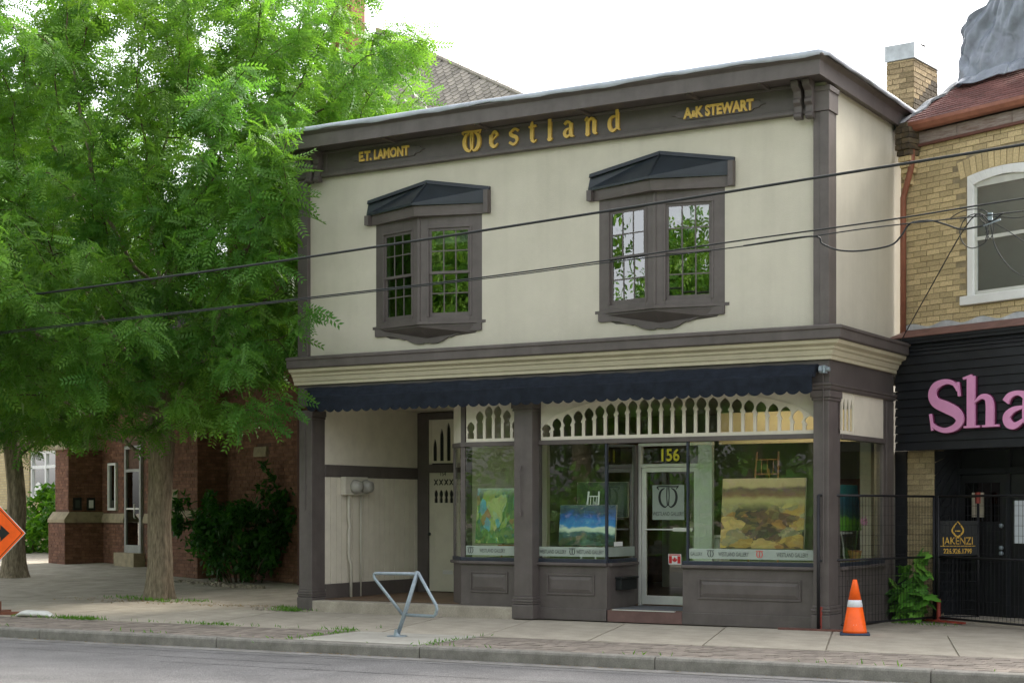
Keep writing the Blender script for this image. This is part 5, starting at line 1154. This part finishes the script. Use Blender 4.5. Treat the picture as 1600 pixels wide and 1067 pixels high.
locust_tree('slimmer honey locust with leaning trunk behind the orange road sign', (-11.9, 4.9, .10),
    [(0, 0, -.05), (-.05, .02, .8), (.0, .04, 1.7), (-.12, .05, 2.6), (-.35, .1, 3.4)], [.28, .22, .20, .185, .17],
    [((-.4, .2, 7.0), (4.2, 3.6, 4.2)), ((-.5, -1.4, 4.0), (3.4, 1.8, 1.2)), ((2.2, -.8, 5.0), (2.2, 1.8, 1.6)), ((3.0, .5, 7.5), (2.6, 2.2, 2.6))], 3200, 24000, 8, clear2)

# trees over the road, seen mirrored in the shop glass
ft_ = frond_template(3, .42, .10, .20)
def bgtree():
    T = thing('park_tree', 'large leafy tree on the lawn across the street, mirrored in the glass', 'tree', (0, 0, 0), 0, 'trees across the street'); r = np.random.default_rng(3)
    trunk_mesh([(0, 0, 0), (.05, 0, 1.5), (0, .1, 3), (.1, 0, 5), (0, 0, 7)], [.35, .3, .28, .2, .1], 12).build('trunk', bark, T, smooth=True)
    cl = r.normal(size=(110, 3)); cl /= np.linalg.norm(cl, axis=1, keepdims=True); cl *= r.uniform(.4, 1, (110, 1)); cl = cl*[4.0, 4.0, 4.2]+[0, 0, 6.6]; n = 7000
    pos = cl[r.integers(0, 110, n)]+r.normal(0, .55, (n, 3)); d = r.normal(size=(n, 3)); d[:, 2] -= .3; pos[:, 2] = np.maximum(pos[:, 2], 1.2)
    scatter('crown', ft_, pos, d, r.normal(0, .8, n), r.uniform(.7, 1.3, n), r.uniform(.1, .9, n), locust, T); return T
bt = bgtree(); spots = [(-6, -33, 1.25), (-14.5, -36, 1.35), (-1, -40, 1.3), (5, -34, 1.1), (-26, -33, 1.25), (13, -41, 1.3), (-40, -27, 2.0), (22, -36, 1.1), (-52, -30, 1.3), (-12, -48, 1.6), (0, -50, 1.6), (-20, -42, 1.5), (-62, -26, 1.2)]
for i, (x, y, s) in enumerate(spots):
    if i == 0: T = bt
    else:
        T = bt.copy(); COL.objects.link(T)
        for c in list(bt.children): k = c.copy(); COL.objects.link(k); k.parent = T
    T.location = (x, y, 0); T.scale = (s, s, s); T.rotation_euler = (0, 0, i*1.7)

r = np.random.default_rng(21); n = 16000; pos = np.stack([r.uniform(-60, 30, n), -29+r.normal(0, .8, n), r.uniform(0, 1, n)**.8*(2.6+.5*np.sin(r.uniform(0, 6, n)))], 1); d = r.normal(size=(n, 3)); 
tag(scatter('hedge', blade_template(.42, .22), pos, d, r.normal(0, .8, n), r.uniform(.7, 1.3, n), r.uniform(0, .7, n), locust, None), 'dense dark hedge along the lawn across the street, mirrored in the glass', 'hedge', kind='stuff')
# ------------------------------------------------------------------ shrubs and weeds
def shrub(name, label, loc, ells, n, mat, tmpl, stems=8, seed=1, cat='shrub', sc=(.7, 1.3)):
    T = thing(name, label, cat, loc); r = np.random.default_rng(seed); ps = []
    w = np.array([e[1][0]*e[1][1]*e[1][2] for e in ells]); w = w/w.sum()
    for (c, q), f in zip(ells, w):
        m_ = int(n*f); k = max(5, m_//55); cl = r.normal(size=(k, 3)); cl /= np.linalg.norm(cl, axis=1, keepdims=True); cl *= r.uniform(.3, 1, (k, 1))**.4
        ps.append((cl[r.integers(0, k, m_)]+r.normal(0, .13, (m_, 3)))*np.array(q)+np.array(c))
    pos = np.vstack(ps); pos = pos[pos[:, 2] > .03]; k = len(pos); d = r.normal(0, 1, (k, 3)); d[:, 1] -= .4; d[:, 2] -= .25
    scatter('foliage', tmpl, pos, d, r.normal(0, .7, k), r.uniform(*sc, k), r.uniform(0, 1, k), mat, T)
    mb = MB()
    for i in range(stems):
        q = pos[r.integers(0, k)]; b = (q[0]*.35, q[1]*.35, 0); mb.tube([b, (q[0]*.6, q[1]*.6, q[2]*.5), tuple(q)], [.02, .014, .006], 5)
    mb.build('stems', twig, T); return T
shrub('shrub', 'dark leafy shrub against the red brick church wall', (-5.55, 5.15, .12), [((0, 0, .75), (1.0, .55, .85)), ((.45, .1, 1.3), (.8, .45, .75)), ((-1.0, -.1, 1.35), (.75, .45, .6)), ((.55, .2, 2.3), (.25, .2, .3)), ((-.3, 0, 1.0), (1.2, .5, .7))], 5200, bushleaf, blade_template(.15, .07), 14, 2)
shrub('shrub', 'light green bush under the white window of the pale brick house', (-20.4, 13.4, .3), [((0, 0, .9), (1.5, .8, 1.0)), ((.8, 0, 1.4), (.8, .6, .7)), ((-1.4, 0, .7), (1.0, .7, .8))], 3600, brightleaf, blade_template(.20, .11), 8, 4)
# maple-like seedling by the yellow pier: every leaf an object
vn = thing('vine_seedling', 'leafy green seedling growing behind the fence at the brick pier', 'plant', (9.16, 2.52, 0)); mb = MB()
lf = MB(); out = [(0, 0), (.05, .10), (.02, .14), (.12, .16), (.13, .26), (.19, .22), (.30, .27), (.27, .17), (.42, .10), (.52, .0)]; pl_ = out+[(a, -b) for a, b in reversed(out[1:-1])]
lf.ext([(a*.36, b*.36, -.10*a*a) for a, b in pl_], (0, 0, .002)); lfm = []
for i, c in enumerate(((.09, .25, .03), (.14, .33, .04), (.06, .18, .025))): lfm.append(lf.mesh('leaf', M('seedling_leaf_%s' % ['mid', 'pale', 'deep'][i], c, .5, .2, 8)))
rs = random.Random(4); tips = []
for i in range(9):
    a = rs.uniform(0, 6.28); h = rs.uniform(.4, 1.0) if i < 7 else 1.0; q = (rs.uniform(-.30, .34), rs.uniform(-.14, .06)); pth = [(0, 0, 0), (q[0]*.5, q[1]*.5, h*.55), (q[0], q[1], h)]; mb.tube(pth, [.010, .007, .004], 5)
    for k in range(13):
        t = .15+.85*k/12; x = q[0]*t; y = q[1]*t; z = h*t
        o = place('leaf', lfm[rs.randrange(3)], vn, (x, y, z), (rs.gauss(.3, .4), rs.gauss(.35, .35), rs.uniform(0, 6.28)), (1, 1, 1)); s_ = rs.uniform(.9, 1.7); o.scale = (s_,)*3
mb.build('stems', MATS['stem_green'], vn)
# grass tufts in the pavement joints
r = np.random.default_rng(9); ps = []
for (a0, a1, b, n, w) in ((-11, -3.6, 1.72, 1500, .04), (-11, 5.5, .17, 450, .02), (-3.6, -3.5, 1.0, 120, .5), (-1.66, -1.6, .8, 220, .5), (-9.2, -8.0, 1.75, 500, .06)):
    for i in range(n):
        a = r.uniform(a0, a1)
        if r.random() > .06+.9*math.sin(a*1.3)**8: continue
        bb = b+r.normal(0, w); x, y, _ = kf(a, bb, 0); ps.append((x, y, 0))
for (x, y, sp, n) in ((.1, -.3, .18, 260), (-.4, .2, .12, 120), (-4.1, .9, .35, 160), (-3.1, 1.0, .2, 90), (-4.9, 1.2, .3, 90), (-3.4, .6, .15, 60), (9.3, 1.9, .2, 60), (9.9, 1.75, .15, 40)):
    for i in range(n): ps.append((x+r.normal(0, sp), y+r.normal(0, sp*.4), .0))
ps = np.array(ps); k = len(ps); d = r.normal(0, .5, (k, 3)); d[:, 2] = 1
tag(scatter('weeds', blade_template(.05, .012), ps, d, r.uniform(0, 6, k), r.uniform(.5, 1.5, k), r.uniform(0, 1, k), brightleaf, None), 'grass and small weeds growing in the pavement joints', 'weeds', kind='stuff')
# dry litter in the gutter
ps = []
for i in range(1500):
    a = r.uniform(-12, 7); 
    if r.random() < .25+.75*math.sin(a*.9+1)**4: x, y, _ = kf(a, -.02-abs(r.normal(0, .035)), 0); ps.append((x, y, -.128))
for i in range(500): ps.append((-4.2+r.normal(0, .9), 1.0+r.normal(0, .35), .004))
for i in range(250): ps.append((-1.2+r.normal(0, 1.2), .6+r.normal(0, .2), .002))
ps = np.array(ps); k = len(ps); d = r.normal(0, 1, (k, 3)); d[:, 2] *= .12
lit = leaf_mat('dry_litter', (.20, .13, .045), (.30, .21, .08), (1, 1, 1)); tag(scatter('leaf_litter', blade_template(.05, .02), ps, d, r.normal(0, .3, k), r.uniform(.5, 1.4, k), r.uniform(0, 1, k), lit, None), 'dry yellow leaf litter along the gutter and the tree foot', 'litter', kind='stuff')
# pebbles at the church foot
mb = MB()
for i in range(260):
    t = r.uniform(0, 1); x = -7.2+3.0*t+r.normal(0, .15); y = 5.1-1.1*t+r.normal(0, .12)
    if i > 190: x = .0+r.normal(-.3, .25); y = -.1+r.normal(0, .12)
    s = r.uniform(.015, .04); z = gz(x, y)-.01; mb.hexa([(x-s, y-s, z), (x+s, y-s*.8, z), (x+s*.9, y+s, z), (x-s, y+s*.8, z), (x-s*.6, y-s*.5, z+s), (x+s*.5, y-s*.6, z+s*.9), (x+s*.5, y+s*.5, z+s), (x-s*.5, y+s*.6, z+s*.8)])
tag(mb.build('pebbles', M('pebble', (.30, .26, .2), .9, .3, 20, perobj=.3)), 'loose pebbles along the foot of the church wall', 'pebbles', kind='stuff')

# ------------------------------------------------------------------ street furniture
# bicycle rack (triangular tube, galvanised)
bk = thing('bicycle_rack', 'galvanised tube bicycle rack standing on the pale concrete pad', 'bike rack', (4.54, -3.7, 0))
def rk(x, z): return (x-4.54, 0, z)
mb = MB().tube([rk(4.54, 0), rk(4.656, .28), rk(4.858, .83)], .027, 12).build('post', galv, bk, smooth=True)
MB().tube([rk(4.85, .80), rk(4.21, .795), rk(4.185, .785), rk(4.185, .75), rk(4.20, .72), rk(4.64, .27)], .021, 10).build('rail', galv, bk, smooth=True)
MB().tube([rk(4.862, .82), rk(5.14, .41), rk(5.15, .37), rk(5.13, .30), rk(5.10, .275), rk(4.65, .28)], .021, 10).build('rail', galv, bk, smooth=True)
MB().lathe([(.13, 0), (.13, .012), (.045, .014), (.033, .09)], (0, 0), 16).build('foot_plate', galv, bk)
# traffic cone
cn = thing('traffic_cone', 'orange traffic cone with one white band standing before the mesh fence', 'cone', (9.44, -.46, 0), R(20))
MB().box(-.19, .19, -.19, .19, 0, .03).build('base', M('blue_black_base', (.03, .05, .09), .7, .3, 6), cn, bevel=.02)
MB().lathe([(.155, .03), (.15, .06), (.098, .36)], (0, 0), 28).lathe([(.083, .451), (.032, .69), (.026, .71), (.015, .712)], (0, 0), 28).build('cone_body', orange, cn, smooth=True)
MB().lathe([(.0975, .36), (.100, .362), (.085, .449), (.083, .451)], (0, 0), 28).build('reflective_band', M('reflective_white', (.68, .70, .72), .35, .1), cn, smooth=True)
MB().box(-.02, .02, -.135, -.12, .10, .14).build('sticker', white, cn)
# orange road-work sign (diamond) on post with feet
sg = thing('road_work_sign', 'orange diamond road-work sign on a wooden post, half out of view', 'sign', (-3.29, -3.3, 0), R(22))
c_ = .80; s_ = .53
def dia(h, y): return [(0, y, 1.25-h), (h, y, 1.25), (0, y, 1.25+h), (-h, y, 1.25)]
MB().ext(dia(s_, -.030), (0, .006, 0)).build('sign_border', white, sg, bevel=.002); MB().ext(dia(s_-.012, -.034), (0, .003, 0)).build('sign_face', orange, sg); 
b_ = MB()
for a, b in (((s_-.05), (s_-.062)),):
    o1, o2 = dia(a, -.0365), dia(b, -.0365)
    for i in range(4): j = (i+1) % 4; b_.ext([o1[i], o1[j], o2[j], o2[i]], (0, .002, 0))
b_.build('sign_line', black, sg); MB().ext([(-.2, -.0368, 1.19), (.12, -.0368, 1.19), (.12, -.0368, 1.12), (.27, -.0368, 1.25), (.12, -.0368, 1.38), (.12, -.0368, 1.31), (-.2, -.0368, 1.31)], (0, .002, 0)).build('arrow', black, sg)
MB().box(-.05, .05, -.02, .07, .05, 1.8).build('post', M('grey_timber', (.25, .2, .15), .9, .2, 6, stretch=(8, 8, 1)), sg); MB().box(-.06, .06, -.4, .45, 0, .05).box(-.45, .45, -.05, .08, .0, .045).box(-.07, .07, -.05, .10, .05, .20).build('feet', M('rust', (.16, .06, .035), .8, .3), sg)
# sandbag
mb = MB(); n = 18
for i in range(n+1):
    t = i/n; x = -.30+.60*t; hh = .105*math.sin(math.pi*min(max(t, .02), .98))**.45*(1+.12*math.sin(t*9)); ww = .15*math.sin(math.pi*min(max(t, .03), .97))**.4
    for k in range(12): a = math.pi*2*k/12; mb.v.append((x, ww*math.cos(a)*(1+.06*math.sin(x*30+k)), max(0, hh*(.5+.5*math.sin(a)))))
for i in range(n):
    for k in range(12): mb.f.append((i*12+k, i*12+(k+1) % 12, (i+1)*12+(k+1) % 12, (i+1)*12+k))
mb.f += [tuple(range(12)), tuple(range(n*12, n*12+12))]
sb = tag(mb.build('sandbag', M('white_sandbag', (.62, .62, .58), .8, .1, 9, .5, 40), None, True), 'white plastic sandbag lying by the foot of the road-work sign', 'sandbag'); sb.location = (-2.35, -3.35, 0); sb.rotation_euler = (0, 0, R(15))
# temporary mesh fence panels
def fence(label, p, q, h=1.80, z=.03, foot=None, right=True):
    d = Vector((q[0]-p[0], q[1]-p[1])); L = d.length; f = thing('fence_panel', label, 'fence', (p[0], p[1], 0), math.atan2(d.y, d.x))
    for x in (0, L): MB().tube([(x, 0, z), (x, 0, h)], .022, 8).build('upright', fencem, f, smooth=True)
    for zz in (z+.03, .93, h): MB().tube([(0, 0, zz), (L, 0, zz)], .016, 8).build('rail', fencem, f, smooth=True)
    mb = MB(); n = int(L/.075)
    for i in range(1, n): x = L*i/n; mb.box(x-.002, x+.002, -.002, .002, z+.03, h)
    for i in range(1, 13): zz = z+(h-z)*i/13; mb.box(0, L, .002, .0055, zz-.002, zz+.002)
    tag(mb.build('wire_mesh', fencem, f), kind='stuff'); return f
f1 = fence('mesh fence panel running from the shop corner to the brick pier', (8.80, -.06), (9.56, 2.60)); f2 = fence('short mesh fence panel carrying the black contractor board', (9.60, 2.62), (10.08, 3.02)); f3 = fence('mesh fence panel in front of the black shop doors', (9.64, 2.56), (11.95, 1.05))
MB().box(-.03, .03, -.03, .03, 1.70, 1.86).build('clamp', redm, f2, loc=(.62, 0, 0)); MB().tube([(0, 0, 0), (0, 0, .33)], .03, 8).build('foot_sleeve', redm, f3)
MB().box(-.45, .55, -.05, .02, 0, .03).build('foot', redm, f3); o = MB().box(-.55, .62, -.04, .04, 0, .03).build('foot', M('rusty_red', (.15, .07, .055), .8, .3), f1); o.rotation_euler = (0, 0, R(-72)); MB().tube([(0, -.0, .0), (0, 0, .32)], .027, 8).build('foot_sleeve', redm, f1, loc=(.05, 0, 0))
MB().box(-.035, .035, -.04, .04, .90, 1.0).build('clamp', galv, f1, loc=(.25, 0, 0))
# contractor board
bd = thing('contractor_board', 'black board with gold emblem and phone number hung on the fence', 'sign', (9.60, 2.585, .95), f2.rotation_euler.z)
MB().box(.015, .61, -.035, -.025, 0, .50).build('board', black, bd); gl2 = M('gold_print', (.70, .42, .06), .5)
place('lettering', text_mesh('JAKENZI', .15, .002, gl2, sx=.84), bd, (.31, -.0365, .16), (R(90), 0, 0)); place('lettering', text_mesh('226.926.1799', .098, .002, gl2, sx=.82, bold=.002), bd, (.31, -.0365, .03), (R(90), 0, 0))
mb = MB(); p_, w_ = smooth_curve([(0, .19), (-.07, .10), (-.08, .04), (0, -.03), (.08, .04), (.07, .10), (0, .19)], [.006, .022, .025, .025, .025, .022, .006]); vstroke(mb, p_, w_, .31, .30, 1, -.0375, .002); mb.box(.27, .35, -.0375, -.0355, .345, .36).box(.04, .58, -.0375, -.0355, .132, .14); mb.build('emblem', gl2, bd)

# ------------------------------------------------------------------ overhead cables with poles outside the view
def pole(label, x, y):
    p = thing('utility_pole', label, 'pole', (x, y, 0)); MB().tube([(0, 0, -.1), (0, 0, 5), (0, 0, 9)], [.16, .14, .11], 12).build('shaft', M('pole_wood', (.14, .10, .07), .9, .3, 4, stretch=(8, 8, .5)), p, smooth=True)
    MB().box(-.05, .05, -.9, .9, 8.2, 8.32).build('crossarm', MATS['pole_wood'], p)
    MB().box(-.14, .14, -.14, .14, 4.2, 4.28).box(-.14, .14, -.14, .14, 4.9, 4.98).build('bracket', galv, p)
pole('wooden utility pole carrying the cables right of the yellow shop', 21.5, -3.55); pole('wooden utility pole carrying the cables left of the church', -27.0, -3.55)
def cable(label, pts, r_, y=-3.5, n=6, name='overhead_cable', mat=wire):
    pp = bpath([(p[0], p[2] if len(p) > 2 else y, p[1]) for p in pts], n)
    return tag(MB().tube([tuple(q) for q in pp], r_, 8).build(name, mat, None, True), label, 'cable')
cable('thick twisted overhead cable crossing above the oriel windows', [(21.4, 5.95), (16, 5.58), (12.309, 5.384), (10.234, 5.285), (7.879, 5.173), (4.196, 5.014), (.679, 4.894), (-6, 4.75), (-15, 4.72), (-26.9, 4.9)], .016)
cable('black overhead cable crossing the oriel windows, upper of the thin pair', [(21.4, 5.35), (16, 5.03), (12.309, 4.827), (10.813, 4.732), (8.977, 4.651), (7.37, 4.566), (5.565, 4.492), (3.158, 4.431), (.439, 4.37), (-6, 4.25), (-15, 4.2), (-26.9, 4.4)], .009)
cable('thin messenger cable just below the upper thin cable', [(21.4, 5.1, -3.53), (14, 4.76, -3.53), (12.309, 4.69, -3.53), (10.813, 4.665, -3.53), (10.012, 4.628, -3.53), (8.977, 4.578, -3.53), (7.37, 4.535, -3.53), (5.565, 4.466, -3.53), (.439, 4.345, -3.53), (-6, 4.22, -3.53), (-15, 4.18, -3.53), (-26.9, 4.35, -3.53)], .007)
cable('sagging black drop cable looped before the yellow brick wall', [(9.2, 4.59, -3.53), (10.012, 4.628, -3.53), (10.124, 4.54), (10.308, 4.455), (10.562, 4.427), (10.884, 4.456), (11.004, 4.542), (11.095, 4.665), (11.2, 4.69), (11.338, 4.684), (11.475, 4.637), (11.645, 4.568), (11.78, 4.569), (11.947, 4.60), (12.1, 4.7)], .010)
sc_ = thing('cable_splice', 'tangled cable splice with loops hanging before the yellow shop window', 'cable splice', (11.95, -3.5, 4.6))
def loc_(pts): return [(p[0]-11.95, (p[2] if len(p) > 2 else -3.5)+3.5, p[1]-4.6) for p in pts]
for pts in ([(11.947, 4.588), (11.847, 4.705), (11.713, 4.683), (11.645, 4.554), (11.679, 4.416), (11.78, 4.354), (11.914, 4.41), (11.947, 4.528)], [(11.544, 4.692), (11.645, 4.744), (11.78, 4.765), (11.914, 4.732), (11.954, 4.628), (11.914, 4.497)], [(11.954, 4.628), (12.113, 4.527), (12.309, 4.377), (12.8, 4.0)], [(11.967, 4.593), (12.014, 4.355), (12.146, 4.144), (12.309, 4.019), (12.8, 3.8)], [(11.981, 4.672), (12.146, 4.644), (12.309, 4.635), (13, 4.7)], [(11.9, 4.62), (11.93, 4.5), (11.96, 4.44), (11.99, 4.5), (12.0, 4.6)], [(11.85, 4.66), (11.90, 4.60), (11.93, 4.52), (11.91, 4.42)]):
    MB().tube([tuple(q) for q in bpath(loc_(pts), 5)], .0055, 6).build('loop', wire, sc_, smooth=True)
MB().box(-.01, .035, -.02, .02, .03, .11).build('splice_box', galv, sc_); MB().tube([(-.06, 0, -.02), (.12, 0, .03)], .010, 8).build('clamp', galv, sc_)
cable('service wire dropping from the splice to the shop cornice', [(11.95, 4.62, -3.5), (11.76, 4.659, -3.5), (10.5, 4.30, -.8), (9.02, 4.05, 2.72)], .007)
